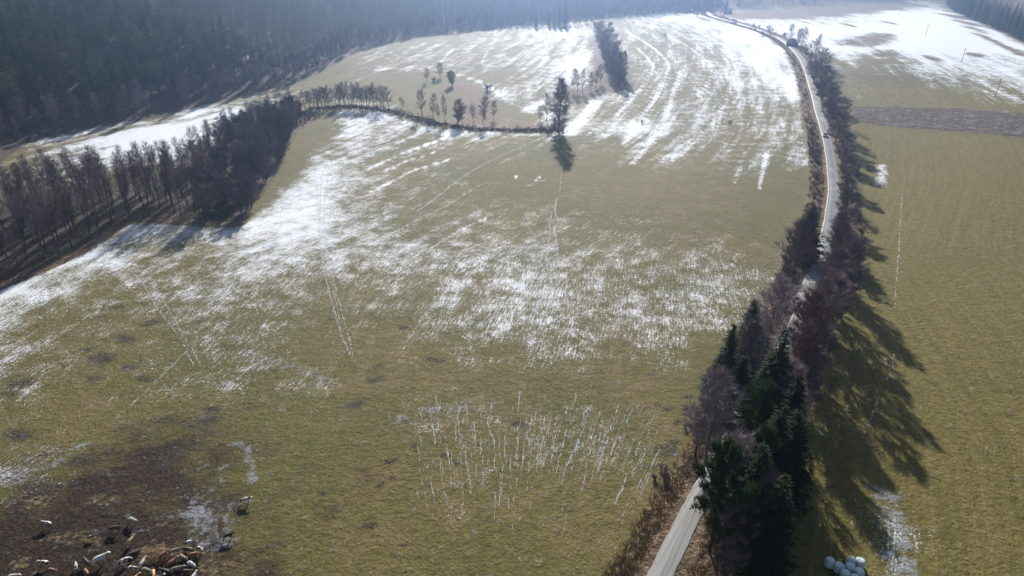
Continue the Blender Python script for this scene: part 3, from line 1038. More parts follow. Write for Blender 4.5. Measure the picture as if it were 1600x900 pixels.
def plant_seen(kind, tx, ty, by, wpx, label, group=None, mat=None, i=None):
    """plant a tree by where the photograph shows its top, the height of its foot, and how wide it looks"""
    bx = tx
    for _ in range(4):
        x, y = P(bx, by)
        z = h1(x, y)
        lo, hi = 0.5, 45.0
        for _ in range(30):
            m = (lo + hi) / 2
            if float(to_px(x, y, z + m)[1]) > ty:
                lo = m
            else:
                hi = m
        u, _, dep = to_px(x, y, z + lo)
        bx += tx - float(u)
    s = lo / kind.h0
    wide = (wpx * dep / FPX / 2) / (kind.rad * s)
    return kind.plant(x, y, lo, label, group, max(0.35, min(2.2, float(wide))), i, mat)

def one(pair, name, mat):
    """trunk and crown in one mesh, for trees too far off to tell the two apart"""
    t, c = pair
    n = len(c.v)
    c.v += t.v
    c.f += [tuple(n + i for i in f) for f in t.f]
    return (c.mesh(name, mat),)

FAR_SPRUCE = Kind('forest_conifer', 'tree', [one(spruce_tree(s, 20, 3.8, 0.8, 8, 6, 0.2), 'forest_spruce', M_FOREST) for s in (91, 92, 93)]
                  + [one(pine_tree(s, 20, 4.2, 120, 34), 'forest_pine', M_FOREST) for s in (95, 96, 88, 89)], 20)
TALL_SPRUCE = Kind('tall_spruce', 'tree', [one(spruce_tree(s, 24, 3.9, 0.8, 8, 6, 0.1), 'tall_forest_spruce', M_SPRUCE) for s in (97, 98, 99)], 24)
FAR_BARE = Kind('forest_edge_tree', 'tree', [one(bare_tree(s, 15, 3.8, 0.15, 34, 9, 8, 0.035), 'edge_tree', M_TWIG) for s in (101, 102, 103)], 15)

def scatter(poly, gap, rng, tries=6000, cap=9999):
    """points of a polygon, none closer than gap"""
    a = np.array(poly)
    lo, hi = a.min(0), a.max(0)
    pts, grid = [], {}
    for _ in range(tries):
        x, y = rng.uniform(lo[0], hi[0]), rng.uniform(lo[1], hi[1])
        if not inside(np.array([x]), np.array([y]), a)[0]:
            continue
        gx, gy = int(x // gap), int(y // gap)
        if any((x - q[0]) ** 2 + (y - q[1]) ** 2 < gap * gap for i in (-1, 0, 1) for j in (-1, 0, 1) for q in grid.get((gx + i, gy + j), ())):
            continue
        grid.setdefault((gx, gy), []).append((x, y))
        pts.append((x, y))
        if len(pts) >= cap:
            break
    return pts

# ------------------------------------------------------------------ the wooded stream bank on the left
LEFT_WOOD = PL([(-90, 484), (0, 438), (60, 414), (130, 380), (190, 345), (240, 338), (300, 341), (330, 342), (330, 300), (300, 275), (200, 290), (100, 297), (0, 322), (-90, 365)])
RIGHT_WOOD = PL([(330, 342), (372, 345), (400, 316), (425, 278), (446, 238), (462, 203), (472, 180), (440, 178), (400, 192), (350, 222), (310, 262), (330, 300)])
rg = random.Random(3)
for x, y in scatter(LEFT_WOOD, 4.0, rg, 7000, 190):
    ALDER.plant(x, y, rg.uniform(13, 18), 'bare upright alder in the wooded strip at left, below the white meadow',
                'alders of the wooded strip at left')
for x, y in scatter(RIGHT_WOOD, 5.2, rg, 5000, 70):
    (WILLOW if rg.random() < 0.75 else ALDER).plant(x, y, rg.uniform(9, 13), 'bushy leafless purple-grey tree in the dense thicket bordering the snowy slope',
                 'thicket trees at the right end of the wooded strip', 1.15)
for i, (px, py) in enumerate([(302, 258), (315, 250), (326, 244), (338, 240), (350, 232), (362, 226), (374, 220), (386, 214), (398, 208), (410, 202), (420, 196), (432, 190), (444, 184), (454, 180), (330, 232), (352, 222), (368, 214), (392, 203), (404, 197)]):
    x, y = P(px, py)
    ALDER.plant(x, y, rg.uniform(13, 16), 'slim bare alder in the line backed by the bright white meadow', 'alders along the far side of the wooded strip', 0.9)
for k in range(30):
    px = 474 + k * 4.2 + rg.uniform(-1.5, 1.5)
    by = 167 + (545 - px) / 12 if px < 545 else 168 + (px - 545) / 25
    plant_seen(ALDER if k % 2 else AIRY, px, by - rg.uniform(30, 43), by + rg.uniform(-4, 1), rg.uniform(11, 19), 'dark bare alder in the close row on the crest above the snow slope',
               'alders in the close row along the stream')

# single trees of the stream meadow
for kind, tx, ty, by, w, lb in [
    (AIRY, 604, 132, 169, 17, 'slender bare tree standing just right of the close alder row'),
    (AIRY, 629, 151, 168, 10, 'small faint bare sapling alone in the yellow meadow'),
    (AIRY, 657, 138, 180, 20, 'tallest bare cone-shaped alder in the yellow meadow by the brown bank'),
    (AIRY, 674, 144, 184, 14, 'narrow bare alder second from the left on the brown bank'),
    (AIRY, 684, 161, 187, 9, 'short bare tree between two taller alders on the brown bank'),
    (AIRY, 694, 146, 192, 11, 'very narrow tall bare tree right of the short one on the bank'),
    (WILLOW, 713, 153, 193, 26, 'wide many-stemmed bare willow fanning out on the brown bank'),
    (AIRY, 739, 160, 191, 13, 'bare alder right of the fan-shaped willow'),
    (AIRY, 753, 147, 192, 20, 'dark bare twin-topped tree before the snowy stream'),
    (AIRY, 757, 158, 197, 8, 'thin bare tree just in front of the dark twin-topped one'),
    (AIRY, 771, 156, 187, 14, 'low pale bare tree at the edge of the reed bed'),
    (AIRY, 665, 105, 127, 13, 'left one of three trees by the marshy stream'),
    (AIRY, 687, 97, 121, 16, 'middle and tallest one of three trees by the marshy stream'),
    (WILLOW, 706, 107, 134, 15, 'right one of three trees by the marshy stream, nearer than the others'),
    (AIRY, 855, 142, 189, 18, 'thin bare tree close to the left of the big dark column tree'),
    (AIRY, 845, 163, 188, 14, 'small bare tree at the end of the brown bank'),
    (AIRY, 896, 104, 144, 11, 'left one of a trio of thin trees above the dark column tree'),
    (AIRY, 904, 106, 144, 11, 'middle one of a trio of thin trees above the dark column tree'),
    (AIRY, 912, 105, 145, 11, 'right one of a trio of thin trees above the dark column tree'),
    (AIRY, 924, 112, 142, 12, 'bare tree leading into the hedge, left of a pair'),
    (AIRY, 932, 108, 137, 12, 'bare tree leading into the hedge, right of a pair'),
    (AIRY, 940, 100, 131, 12, 'bare tree touching the near end of the tall hedge'),
]:
    plant_seen(kind, tx, ty, by, w, lb, 'bare trees of the stream meadow')
plant_seen(COLUMN, 876, 118, 210, 36, 'big dark dense column-shaped tree alone at the corner of the snowy fields', None, None, 0)
for px, py, h, lb in [(762, 142, 4, 'round dark shrub where the snowy stream bends'), (677, 128, 2.6, 'low dark bush between the marsh trees'),
                      (1003, 193, 1.8, 'small dark bush on the striped snowy field'), (1140, 193, 1.5, 'small dark bush on the striped field near the road'),
                      (1039, 57, 2.6, 'tiny dark bush alone far out on the white field')]:
    x, y = P(px, py)
    SHRUB.plant(x, y, h, lb, None, 1.3)
# tall hedge
for px, py in [(966, 133), (960, 126), (972, 126), (956, 117), (968, 117), (951, 107), (963, 107), (947, 97), (958, 97), (944, 87), (954, 87), (941, 77), (950, 77), (938, 68), (946, 67), (934, 60), (942, 59)]:
    x, y = P(px, py)
    DENSE.plant(x, y, rg.uniform(15, 19), 'leafless tree in the tall dense hedge dividing the two snowy fields', 'hedge between the two snowy fields', 1.35)

# ------------------------------------------------------------------ forest on the left hill, far hills, right forest
rg = random.Random(8)
forest = []
a = np.array(LEFT_BASE)
poly = [(-330, LEFT_BASE[0][1] - 10)] + LEFT_BASE + [(310, 1120), (60, 1090), (-60, 930), (-210, 780), (-330, 700), (-520, 520)]
for x, y in scatter(poly, 4.9, rg, 50000):
    d = float(seg_dist(np.array([x]), np.array([y]), LEFT_BASE)[0])
    forest.append((x, y, d))
seen = []
for x, y, d in forest:
    z = h1(x, y)
    u, v, dep = to_px(np.array(x), np.array(y), np.array(z + 17))
    if d < 7:
        continue
    vis = -20 < u < 1620 and v > -30
    seen.append((float(dep) if vis else 1e6 + float(dep), x, y, d, float(v)))
seen.sort()
rest = []
n_c = n_b = 0
for dep, x, y, d, v in seen:
    edge = d < 22
    if edge and dep < 1e6 and n_b < 150:
        if rg.random() < 0.9:
            FAR_BARE.plant(x, y, rg.uniform(10, 16), 'bare grey tree along the foot of the dark wooded hillside', 'bare trees at the foot of the left forest')
        n_b += 1
    elif dep < 1e6 and n_c < 290:
        FAR_SPRUCE.plant(x, y, rg.uniform(13, 24), 'dark conifer among many on the wooded hillside at left', 'conifers of the left hillside forest', rg.uniform(.85, 1.15))
        n_c += 1
    else:
        rest.append((x, y, rg.uniform(15, 22)))
for (x, y) in scatter(list(FAR_BASE) + [(1450, 1700), (250, 1500)], 13, rg, 9000):
    rest.append((x, y, rg.uniform(15, 22)))

def forest_mass(pts):
    b = MB()
    protos = [spruce_tree(s, 20, 4.2, 1.4, 6, 4, 0.2)[1] for s in (201, 202, 203)]
    V, F, off = [], [], 0
    pv = [(np.array(p.v), p.f) for p in protos]
    for x, y, h in pts:
        v, f = pv[rg.randrange(3)]
        s, a = h / 20, rg.uniform(0, 6.28)
        c, sn = math.cos(a) * s * 1.15, math.sin(a) * s * 1.15
        q = np.column_stack([v[:, 0] * c - v[:, 1] * sn + x, v[:, 0] * sn + v[:, 1] * c + y, v[:, 2] * s + h1(x, y)])
        V.append(q)
        F += [tuple(off + i for i in g) for g in f]
        off += len(v)
    me = bpy.data.meshes.new('distant_forest')
    me.from_pydata(np.concatenate(V).tolist(), [], F)
    me.materials.append(M_FOREST)
    o = link('distant_forest', me)
    o['kind'] = 'stuff'
    tag(o, 'hazy conifer forest covering the hills behind the fields', 'forest')
print('forest individuals', n_c, n_b, 'mass', len(rest))
rg = random.Random(9)
pr = [flat(1470, 1), ] + RIGHT_BASE[1:] + [(RIGHT_BASE[-1][0] + 60, RIGHT_BASE[-1][1] + 30), (RIGHT_BASE[0][0] + 120, RIGHT_BASE[0][1])]
rp = scatter(pr, 5.2, rg, 16000)
rp = [q for q in rp if seg_dist(np.array([q[0]]), np.array([q[1]]), RIGHT_BASE)[0] > 5]
rp.sort(key=lambda q: seg_dist(np.array([q[0]]), np.array([q[1]]), RIGHT_BASE)[0])
rest += [(x, y, rg.uniform(20, 25)) for x, y in rp[60:330]]
forest_mass(rest)
for x, y in rp[:60]:
    TALL_SPRUCE.plant(x, y, rg.uniform(21, 27), 'tall dark spruce in the forest edge beside the white field at upper right', 'spruces of the forest edge at upper right', 1.25)

# far tree lines beyond the fields
for px, py, h, lb in [(838, 43, 20, 'dark spruce alone left of a spruce group behind the domed field'), (866, 42, 20, 'left spruce of the dark group behind the domed field'),
                      (874, 42, 22, 'middle spruce of the dark group behind the domed field'), (883, 42, 24, 'right and tallest spruce of the dark group behind the domed field'),
                      (858, 42, 17, 'smallest spruce left of the dark group behind the domed field')]:
    x, y = P(px, py)
    SPRUCE.plant(x, y, h, lb, 'spruces behind the domed field', 1.1)
for px in list(range(700, 960, 9)) + list(range(975, 1098, 9)):
    py = np.interp(px, [700, 800, 890, 960, 1000, 1098], [54, 43, 40, 30, 26, 21]) + rg.uniform(-2, 1)
    x, y = P(px, float(py))
    FAR_BARE.plant(x, y, rg.uniform(6, 16), 'hazy bare tree in the far line closing off the snowy fields', 'bare trees in the far line behind the fields')
for px, py in [(1090, 27), (1097, 28), (1084, 24), (1096, 22), (1119, 22), (1126, 24), (1131, 27)]:
    x, y = P(px, py)
    FAR_BARE.plant(x, y, rg.uniform(14, 20), 'bare tree in the cluster where the road leaves at the far end', 'trees where the road vanishes')

# ------------------------------------------------------------------ trees along the road
E = 'trees along the road'
for kind, tx, ty, by, w, lb, mt, i in [
    (SPRUCE, 1272, 319, 402, 72, 'broad dark spruce left of the road where the trees begin', None, 0),
    (BROAD, 1258, 340, 452, 56, 'round purple bare tree in front of the broad dark spruce', None, 0),
    (PALE, 1217, 432, 550, 64, 'pale grey bare tree left of the sunlit stretch of road', None, 0),
    (BROAD, 1236, 418, 500, 46, 'purple bare tree between the pale grey one and the round one', None, 2),
    (SPRUCE, 1180, 468, 578, 52, 'pointed spruce with jagged top at the field edge, left of the road', None, 1),
    (BROAD, 1186, 498, 600, 52, 'brownish bare tree between two dark spruces', None, 1),
    (PALE, 1205, 520, 610, 44, 'greyish bare tree right of the brownish one, near the road', None, 1),
    (SPRUCE, 1147, 506, 615, 46, 'narrow dark spruce nearest the striped field', None, 2),
    (SPRUCE, 1128, 552, 612, 38, 'short dark spruce at the outer edge of the roadside trees', None, 0),
    (SPRUCE, 1229, 511, 690, 58, 'tallest pointed spruce in the middle of the roadside trees', None, 1),
    (SPRUCE, 1208, 548, 680, 60, 'mid-height spruce tucked left of the tallest pointed spruce', None, 2),
    (SPRUCE, 1165, 555, 650, 50, 'dark spruce behind the large pale birch', None, 0),
    (PINE, 1185, 592, 735, 84, 'bright green bushy pine before the tall pointed spruce', None, 0),
    (PALE, 1128, 570, 722, 88, 'large pale bare birch leaning over the field beside the road', None, 1),
    (PALE, 1102, 606, 712, 60, 'lower pale bare birch left of the large one', None, 0),
    (PALE, 1160, 662, 800, 84, 'sunlit grey bare tree right of the nearest pine', None, 0),
    (PINE, 1138, 694, 862, 98, 'nearest dark green pine leaning beside the open road', None, 1),
    (PINE, 1119, 742, 822, 36, 'small dark pine bush at the right edge of the open road', None, 0),
    (BROAD, 1319, 374, 474, 56, 'dark bare tree right of the road facing the broad spruce', None, 2),
    (BROAD, 1343, 368, 456, 46, 'dark bare tree on the right verge beside the green field', None, 3),
    (BROAD, 1324, 336, 432, 42, 'purple bare tree on the right verge where the road narrows out of sight', None, 4),
    (WILLOW, 1335, 366, 420, 40, 'bushy bare tree hanging over the green field right of the road', None, 0),
    (BROAD, 1275, 454, 568, 66, 'reddish bare tree at the middle of the right verge', M_TWIG_RED, 0),
    (BROAD, 1296, 418, 540, 70, 'tall dark bare tree casting the longest shadow on the green field', None, 1),
    (BROAD, 1314, 406, 515, 62, 'dark bare tree at the outer right of the thick clump', None, 2),
    (BROAD, 1260, 511, 630, 66, 'dark reddish bare tree right of the tallest spruce', M_TWIG_RED, 3),
    (WILLOW, 1284, 501, 600, 62, 'bushy bare tree in shade at the edge of the green field', None, 1),
    (BROAD, 1258, 551, 690, 66, 'dark bare tree right of the tallest spruce in deep shade', None, 4),
    (SPRUCE, 1252, 585, 740, 62, 'shaded spruce at the right rim of the roadside trees', None, 0),
    (SPRUCE, 1226, 630, 790, 70, 'shaded spruce behind the sunlit grey bare tree', None, 2),
    (BROAD, 1280, 556, 650, 50, 'dim bare tree beside the field edge in the deepest shade', None, 3),
    (SPRUCE, 1250, 640, 782, 74, 'broad shaded spruce at the right rim, above the bales', None, 1),
    (SPRUCE, 1196, 690, 856, 70, 'shaded spruce right of the nearest pine', None, 0),
    (SPRUCE, 1228, 742, 902, 76, 'lowest shaded spruce, left of the bales', None, 2),
    (PINE, 1163, 752, 902, 70, 'dark pine right of the nearest pine, low at the road', None, 0),
    (PINE, 1212, 668, 830, 74, 'black-looking pine in the deepest shade right of the sunlit bare tree', None, 1),
    (BROAD, 1206, 730, 868, 74, 'dim bare tree in the deep shade of the roadside conifers', None, 0),
    (BROAD, 1170, 780, 905, 60, 'thin bare tree at the bottom edge right of the road', None, 1),
    (BROAD, 1325, 330, 392, 38, 'bare tree on the right verge below the bend', None, 3),
    (BROAD, 1336, 298, 358, 38, 'bare tree on the right verge level with the small snow patch', None, 4),
    (WILLOW, 1318, 345, 398, 36, 'low bushy bare tree on the right verge below the bend', None, 2),
    (WILLOW, 1334, 270, 322, 32, 'bare willow on the right verge, third below the ploughed strip', None, 0),
    (BROAD, 1331, 240, 292, 32, 'bare tree on the right verge, second below the ploughed strip', None, 0),
    (BROAD, 1326, 205, 258, 34, 'dark bare tree across the road from the white car', None, 2),
    (BROAD, 1317, 168, 226, 38, 'thick dark bare tree at the corner of the ploughed strip', None, 1),
    (WILLOW, 1326, 160, 212, 30, 'bushy bare tree at the end of the ploughed strip', None, 1),
    (WILLOW, 1306, 148, 192, 34, 'bushy bare tree above the ploughed strip', None, 2),
    (BROAD, 1308, 128, 170, 32, 'bare tree on the right verge, first above the ploughed strip', None, 3),
    (WILLOW, 1294, 118, 158, 32, 'bare willow on the right verge, fading towards the bend', None, 0),
    (BROAD, 1295, 98, 142, 32, 'bare tree on the inside of the upper bend', None, 4),
    (WILLOW, 1280, 88, 128, 30, 'bare willow on the inside of the upper bend', None, 1),
    (AIRY, 1290, 76, 115, 28, 'spreading bare tree inside the bend above a willow', None, None),
    (AIRY, 1272, 58, 98, 26, 'tall bare tree near the top of the bend', None, None),
    (AIRY, 1283, 50, 96, 10, 'thin spindly tree standing above the bend', None, None),
    (AIRY, 1297, 72, 108, 24, 'pale-topped tree at the white field side of the bend', None, None),
    (AIRY, 1258, 40, 80, 20, 'second tall slim tree beyond the dark shed', None, None),
    (AIRY, 1251, 42, 76, 14, 'tall slim tree right next to the dark shed', None, None),
    (AIRY, 1240, 36, 66, 13, 'tall slim tree rising behind the dark shed', None, None),
    (AIRY, 1209, 38, 64, 18, 'bare tree alone by the far road', None, None),
    (AIRY, 1194, 50, 61, 12, 'low bare tree left of the one alone by the far road', None, None),
    (AIRY, 1145, 28, 42, 7, 'small bare tree right of the farthest stretch of road', None, None),
    (AIRY, 1150, 29, 43, 6, 'second small bare tree right of the farthest stretch of road', None, None),
]:
    plant_seen(kind, tx, ty, by, w, lb, E, mt, i)
rg = random.Random(17)
for k in range(75):
    t = rg.uniform(0.12, 0.88)
    i = int(t * (len(ROAD) - 2))
    (x, y), (x2, y2) = ROAD[i], ROAD[i + 1]
    tx, ty = x2 - x, y2 - y
    L = math.hypot(tx, ty)
    s = -rg.uniform(5.0, 8.2) if k % 3 else rg.uniform(5.0, 9.5)
    SHRUB.plant(x + ty / L * s, y - tx / L * s, rg.uniform(1.2, 2.4) * (1 if s < 0 else 1.6) * (0.5 if y < 130 else 1),
                'low leafless shrub in the brown ditch left of the road' if s < 0 else 'low leafless shrub on the right verge of the road',
                'shrubs in the ditch left of the road' if s < 0 else 'shrubs on the right verge of the road', 1.2)

# dry stems on the verges and banks
def dry_stems(name, spots, mat, label, lo, hi, wid, seed):
    rng = random.Random(seed)
    b = MB()
    for x, y in spots:
        z = h1(x, y) - 0.03
        for _ in range(7):
            a = rng.uniform(0, 6.28)
            h = rng.uniform(lo, hi)
            w = Vector((math.cos(a), math.sin(a), 0)) * wid
            p = Vector((x + rng.gauss(0, .3), y + rng.gauss(0, .3), z))
            b.tri(p - w, p + w, p + Vector((rng.gauss(0, .35), rng.gauss(0, .35), 1)) * h)
    o = link(name, b.mesh(name, mat))
    o['kind'] = 'stuff'
    tag(o, label, 'dry grass')

rg = random.Random(23)
v1, v2 = [], []
for _ in range(7500):
    i = int(rg.random() ** 1.3 * (len(ROAD) - 2))
    (x, y), (x2, y2) = ROAD[i], ROAD[i + 1]
    f = rg.random()
    tx, ty = x2 - x, y2 - y
    L = math.hypot(tx, ty) + 1e-6
    s = rg.uniform(3.0, 6.4) if y < 150 else rg.uniform(3.2, 8.2)
    if rg.random() < 0.6:
        s = -s
    (v1 if y < 150 else v2).append((x + tx * f + ty / L * s, y + ty * f - tx / L * s))
dry_stems('dry_verge_grass', v1, M_DRY, 'brown dry grass lining the near road', 0.15, 0.5, 0.04, 1)
dry_stems('ditch_brush', v2, M_BRUSH, 'purple-brown dead growth lining the farther road', 0.4, 1.0, 0.07, 2)
v3 = []
bl = smooth(BANK, 6)
for _ in range(1500):
    x, y = bl[rg.randrange(len(bl))]
    v3.append((x + rg.gauss(0, 3), y + rg.gauss(0, 2.5)))
dry_stems('stream_bank_growth', v3, M_BRUSH, 'reddish brown dead growth on the stream bank', 0.4, 1.1, 0.09, 3)

# ------------------------------------------------------------------ cattle
def skin(name, joints, bones, mat, sub=1):
    """one continuous body grown round a skeleton"""
    me = bpy.data.meshes.new(name)
    me.from_pydata([j[0] for j in joints], bones, [])
    o = bpy.data.objects.new(name, me)
    COL.objects.link(o)
    o.modifiers.new('skin', 'SKIN')
    for d, j in zip(me.skin_vertices[0].data, joints):
        d.radius = j[1] if isinstance(j[1], tuple) else (j[1], j[1])
    me.skin_vertices[0].data[0].use_root = True
    sb = o.modifiers.new('sub', 'SUBSURF')
    sb.levels = sb.render_levels = sub
    dg = bpy.context.evaluated_depsgraph_get()
    out = bpy.data.meshes.new_from_object(o.evaluated_get(dg))
    bpy.data.objects.remove(o)
    out.name = name
    out.materials.clear()
    out.materials.append(mat)
    out.polygons.foreach_set('use_smooth', np.ones(len(out.polygons), bool))
    return out

def coat(name, base, patch, cut, scale=1.5):
    m, nt, b = new_mat(name)
    k = NT(nt)
    tc = k.n('ShaderNodeTexCoord').outputs['Object']
    r = k.n('ShaderNodeObjectInfo').outputs['Random']
    ad = k.n('ShaderNodeVectorMath', operation='ADD')
    k.put(ad.inputs[0], tc)
    k.put(ad.inputs[1], k.xyz(k.math('MULTIPLY', r, 71.0), k.math('MULTIPLY', r, 37.0), 0.0))
    f = k.step(k.noise(ad.outputs[0], scale, 2, 0.4), cut - 0.02, cut + 0.02)
    k.put(b.inputs['Base Color'], k.mix(f, base, patch))
    b.inputs['Roughness'].default_value = 0.7
    return m

COATS = {'pied': coat('black_pied_coat', (0.55, 0.53, 0.5), (0.02, 0.018, 0.018), 0.52), 'redpied': coat('red_pied_coat', (0.5, 0.45, 0.41), (0.17, 0.06, 0.03), 0.5),
         'brown': coat('dark_brown_coat', (0.09, 0.045, 0.03), (0.05, 0.028, 0.02), 0.5), 'red': coat('red_brown_coat', (0.2, 0.075, 0.04), (0.28, 0.11, 0.06), 0.5),
         'tan': coat('tan_coat', (0.42, 0.23, 0.1), (0.5, 0.3, 0.15), 0.5), 'black': coat('black_coat', (0.02, 0.018, 0.017), (0.03, 0.025, 0.022), 0.5),
         'white': coat('white_coat', (0.56, 0.55, 0.53), (0.36, 0.34, 0.33), 0.62), 'grey': coat('grey_beige_coat', (0.26, 0.22, 0.15), (0.2, 0.16, 0.11), 0.5),
         'cream': coat('cream_coat', (0.46, 0.39, 0.28), (0.52, 0.46, 0.36), 0.5)}
M_HORN = plain('horn', (0.4, 0.34, 0.26), 0.5)

def cow_meshes(pose):
    J = [((-0.72, 0, 1.16), (0.30, 0.30)), ((-0.25, 0, 1.06), (0.37, 0.36)), ((0.25, 0, 1.03), (0.38, 0.37)), ((0.65, 0, 1.12), (0.27, 0.33))]
    B = [(0, 1), (1, 2), (2, 3)]
    if pose == 'graze':
        head = [((1.0, 0, 0.95), 0.17), ((1.3, 0, 0.62), 0.13), ((1.42, 0, 0.4), 0.125), ((1.5, 0, 0.1), 0.08)]
    else:
        head = [((0.98, 0, 1.22), 0.18), ((1.22, 0, 1.3), 0.13), ((1.36, 0, 1.25), 0.125), ((1.64, 0, 1.02), 0.08)]
    for q in head:
        J.append(q)
        B.append((len(J) - 2, len(J) - 1))
    hd = 6
    for s in (-1, 1):
        b = len(J)
        x, _, z = J[hd][0]
        J.append(((x - 0.1, s * 0.3, z + 0.08), 0.045))
        B.append((hd, b))
    down = -0.72 if pose == 'lie' else 0
    for s in (-1, 1):
        b = len(J)
        if pose == 'lie':
            J += [((-0.8, s * 0.3, 0.95), 0.17), ((-0.35, s * 0.42, 0.82), 0.09), ((-0.75, s * 0.46, 0.8), 0.06)]
        else:
            J += [((-0.75, s * 0.2, 0.88), 0.17), ((-0.86, s * 0.2, 0.5), 0.075), ((-0.78, s * 0.2, 0.06), 0.06)]
        B += [(0, b), (b, b + 1), (b + 1, b + 2)]
        b = len(J)
        if pose == 'lie':
            J += [((0.6, s * 0.26, 0.9), 0.13), ((0.95, s * 0.32, 0.82), 0.075), ((0.65, s * 0.36, 0.79), 0.055)]
        else:
            J += [((0.6, s * 0.2, 0.82), 0.13), ((0.63, s * 0.19, 0.45), 0.07), ((0.6, s * 0.19, 0.05), 0.06)]
        B += [(3, b), (b, b + 1), (b + 1, b + 2)]
    J = [((p[0], p[1], p[2] + down), r) for p, r in J]
    body = skin('cow_body', J, B, COATS['pied'])
    tl = MB()
    tl.tube([(-1.0, 0, 1.3 + down), (-1.1, 0, 1.1 + down), (-1.1, 0.04, max(0.12, 0.7 + down)), (-1.1, 0.05, max(0.06, 0.45 + down))], [0.045, 0.03, 0.025, 0.05], 5, True)
    hn = MB()
    x, _, z = J[hd][0]
    for s in (-1, 1):
        hn.tube([(x - 0.06, s * 0.1, z + 0.1), (x - 0.02, s * 0.22, z + 0.18), (x + 0.04, s * 0.24, z + 0.3)], [0.03, 0.022, 0.006], 5)
    return body, tl.mesh('cow_tail', COATS['pied'], True), hn.mesh('cow_horns', M_HORN)

COW = {p: cow_meshes(p) for p in ('stand', 'graze', 'lie')}
G = 'cattle in the muddy corner'
# pixel place of the feet, heading in degrees in the ground plane (0 = right, 90 = away), coat, pose, size, label
HERD = [
    (384, 786, 12, 'pied', 'stand', 1.0, 'black and white cow alone on the grass, farthest right and nearest the icy puddle'),
    (357, 842, 28, 'black', 'stand', .95, 'all-black cow standing on the grey frosty patch'),
    (208, 817, -25, 'pied', 'stand', .95, 'white cow with dark patches, standing highest up in the mud'),
    (181, 830, 5, 'brown', 'stand', .95, 'dark brown cow left of the tan one, below the highest white cow'),
    (143, 842, 35, 'pied', 'stand', .65, 'small pied calf alone left of the dark brown cow'),
    (76, 823, 170, 'redpied', 'stand', .95, 'white and brown cow alone at the left of the mud'),
    (205, 850, 80, 'tan', 'stand', .9, 'tan cow seen end-on in the middle of the mud'),
    (157, 880, 38, 'white', 'stand', 1.25, 'largest white-grey cow with raised white head'),
    (71, 884, 178, 'pied', 'stand', .9, 'pied cow in the lower left pair, the upper one'),
    (82, 896, -15, 'red', 'stand', .9, 'red-brown cow just below a pied one at lower left'),
    (124, 888, 120, 'pied', 'stand', .8, 'pied cow showing a white head left of two brown ones'),
    (133, 884, 140, 'brown', 'stand', .85, 'brown cow between the pied head and the largest white cow'),
    (136, 898, -40, 'red', 'stand', .9, 'red-brown cow below the brown one, left of the largest white cow'),
    (22, 906, 5, 'cream', 'stand', .95, 'pale cow cut off at the lower left edge'),
    (194, 882, 50, 'pied', 'graze', 1.0, 'pied cow head-down left of the cream one'),
    (210, 866, 30, 'brown', 'lie', 1.0, 'dark brown cow lying by the straw heap'),
    (223, 886, 85, 'cream', 'stand', .95, 'cream cow seen end-on below the straw heap'),
    (208, 893, -8, 'redpied', 'stand', .95, 'red and white cow broadside below the pied one'),
    (231, 897, -20, 'grey', 'stand', 1.0, 'grey-beige cow just below the cream end-on one'),
    (240, 900, -60, 'tan', 'stand', .9, 'tan cow right of the grey-beige one at the bottom edge'),
    (256, 872, 60, 'red', 'stand', .9, 'red-brown cow at the right end of the straw heap'),
    (298, 853, 2, 'pied', 'stand', .95, 'white cow with dark spots broadside at the top of the crowded group'),
    (274, 866, 20, 'grey', 'stand', .95, 'greyish brown cow at the upper left of the crowded group'),
    (296, 864, 175, 'brown', 'stand', .95, 'dark brown cow broadside right below the spotted white one'),
    (313, 862, -35, 'redpied', 'stand', .85, 'red and white cow at the right end of the crowded group'),
    (286, 875, -30, 'redpied', 'stand', .95, 'roan white cow in the middle of the crowded group'),
    (269, 885, 55, 'red', 'stand', 1.0, 'red-brown cow slanting across the left of the crowded group'),
    (299, 888, -28, 'pied', 'graze', 1.0, 'white cow with black marks, head low, at the lower right of the group'),
    (277, 895, 15, 'grey', 'stand', 1.05, 'beige cow with broad back at the bottom of the group'),
    (292, 897, 0, 'brown', 'stand', .95, 'brown cow right of the broad beige one'),
    (303, 908, 80, 'white', 'stand', .95, 'white cow cut off at the bottom edge below the group'),
    (260, 898, 165, 'black', 'stand', .95, 'black cow left of the broad beige one'),
    (211, 910, 60, 'tan', 'stand', .9, 'orange-tan cow cut off at the bottom edge'),
    (301, 871, 10, 'red', 'stand', .9, 'red cow squeezed between the dark brown and the white marked one'),
    (247, 908, 30, 'pied', 'stand', .9, 'pied cow cut off at the bottom edge right of the tan ones'),
]
spots_ = [list(P(q[0], q[1])) for q in HERD]
for _ in range(40):                             # no two animals in one place
    for i in range(len(spots_)):
        for j in range(i):
            dx, dy = spots_[i][0] - spots_[j][0], spots_[i][1] - spots_[j][1]
            d = math.hypot(dx, dy) + 1e-6
            if d < 1.25:
                k = (1.25 - d) / 2 / d
                spots_[i][0] += dx * k
                spots_[i][1] += dy * k
                spots_[j][0] -= dx * k
                spots_[j][1] -= dy * k
for (px, py, hd, ct, pose, sz, lb), (x, y) in zip(HERD, spots_):
    r = link('cow', None, None, (x, y, h1(x, y) + 0.02))
    r.rotation_euler = (0, 0, R(hd))
    r.scale = (sz * 0.75,) * 3
    for nm, me in zip(('body', 'tail', 'horns'), COW[pose]):
        if nm == 'horns' and ct in ('red', 'cream'):
            continue
        o = link(nm, me, r)
        if nm != 'horns':
            o.material_slots[0].link = 'OBJECT'
            o.material_slots[0].material = COATS[ct]
    tag(r, lb, 'cow', G)

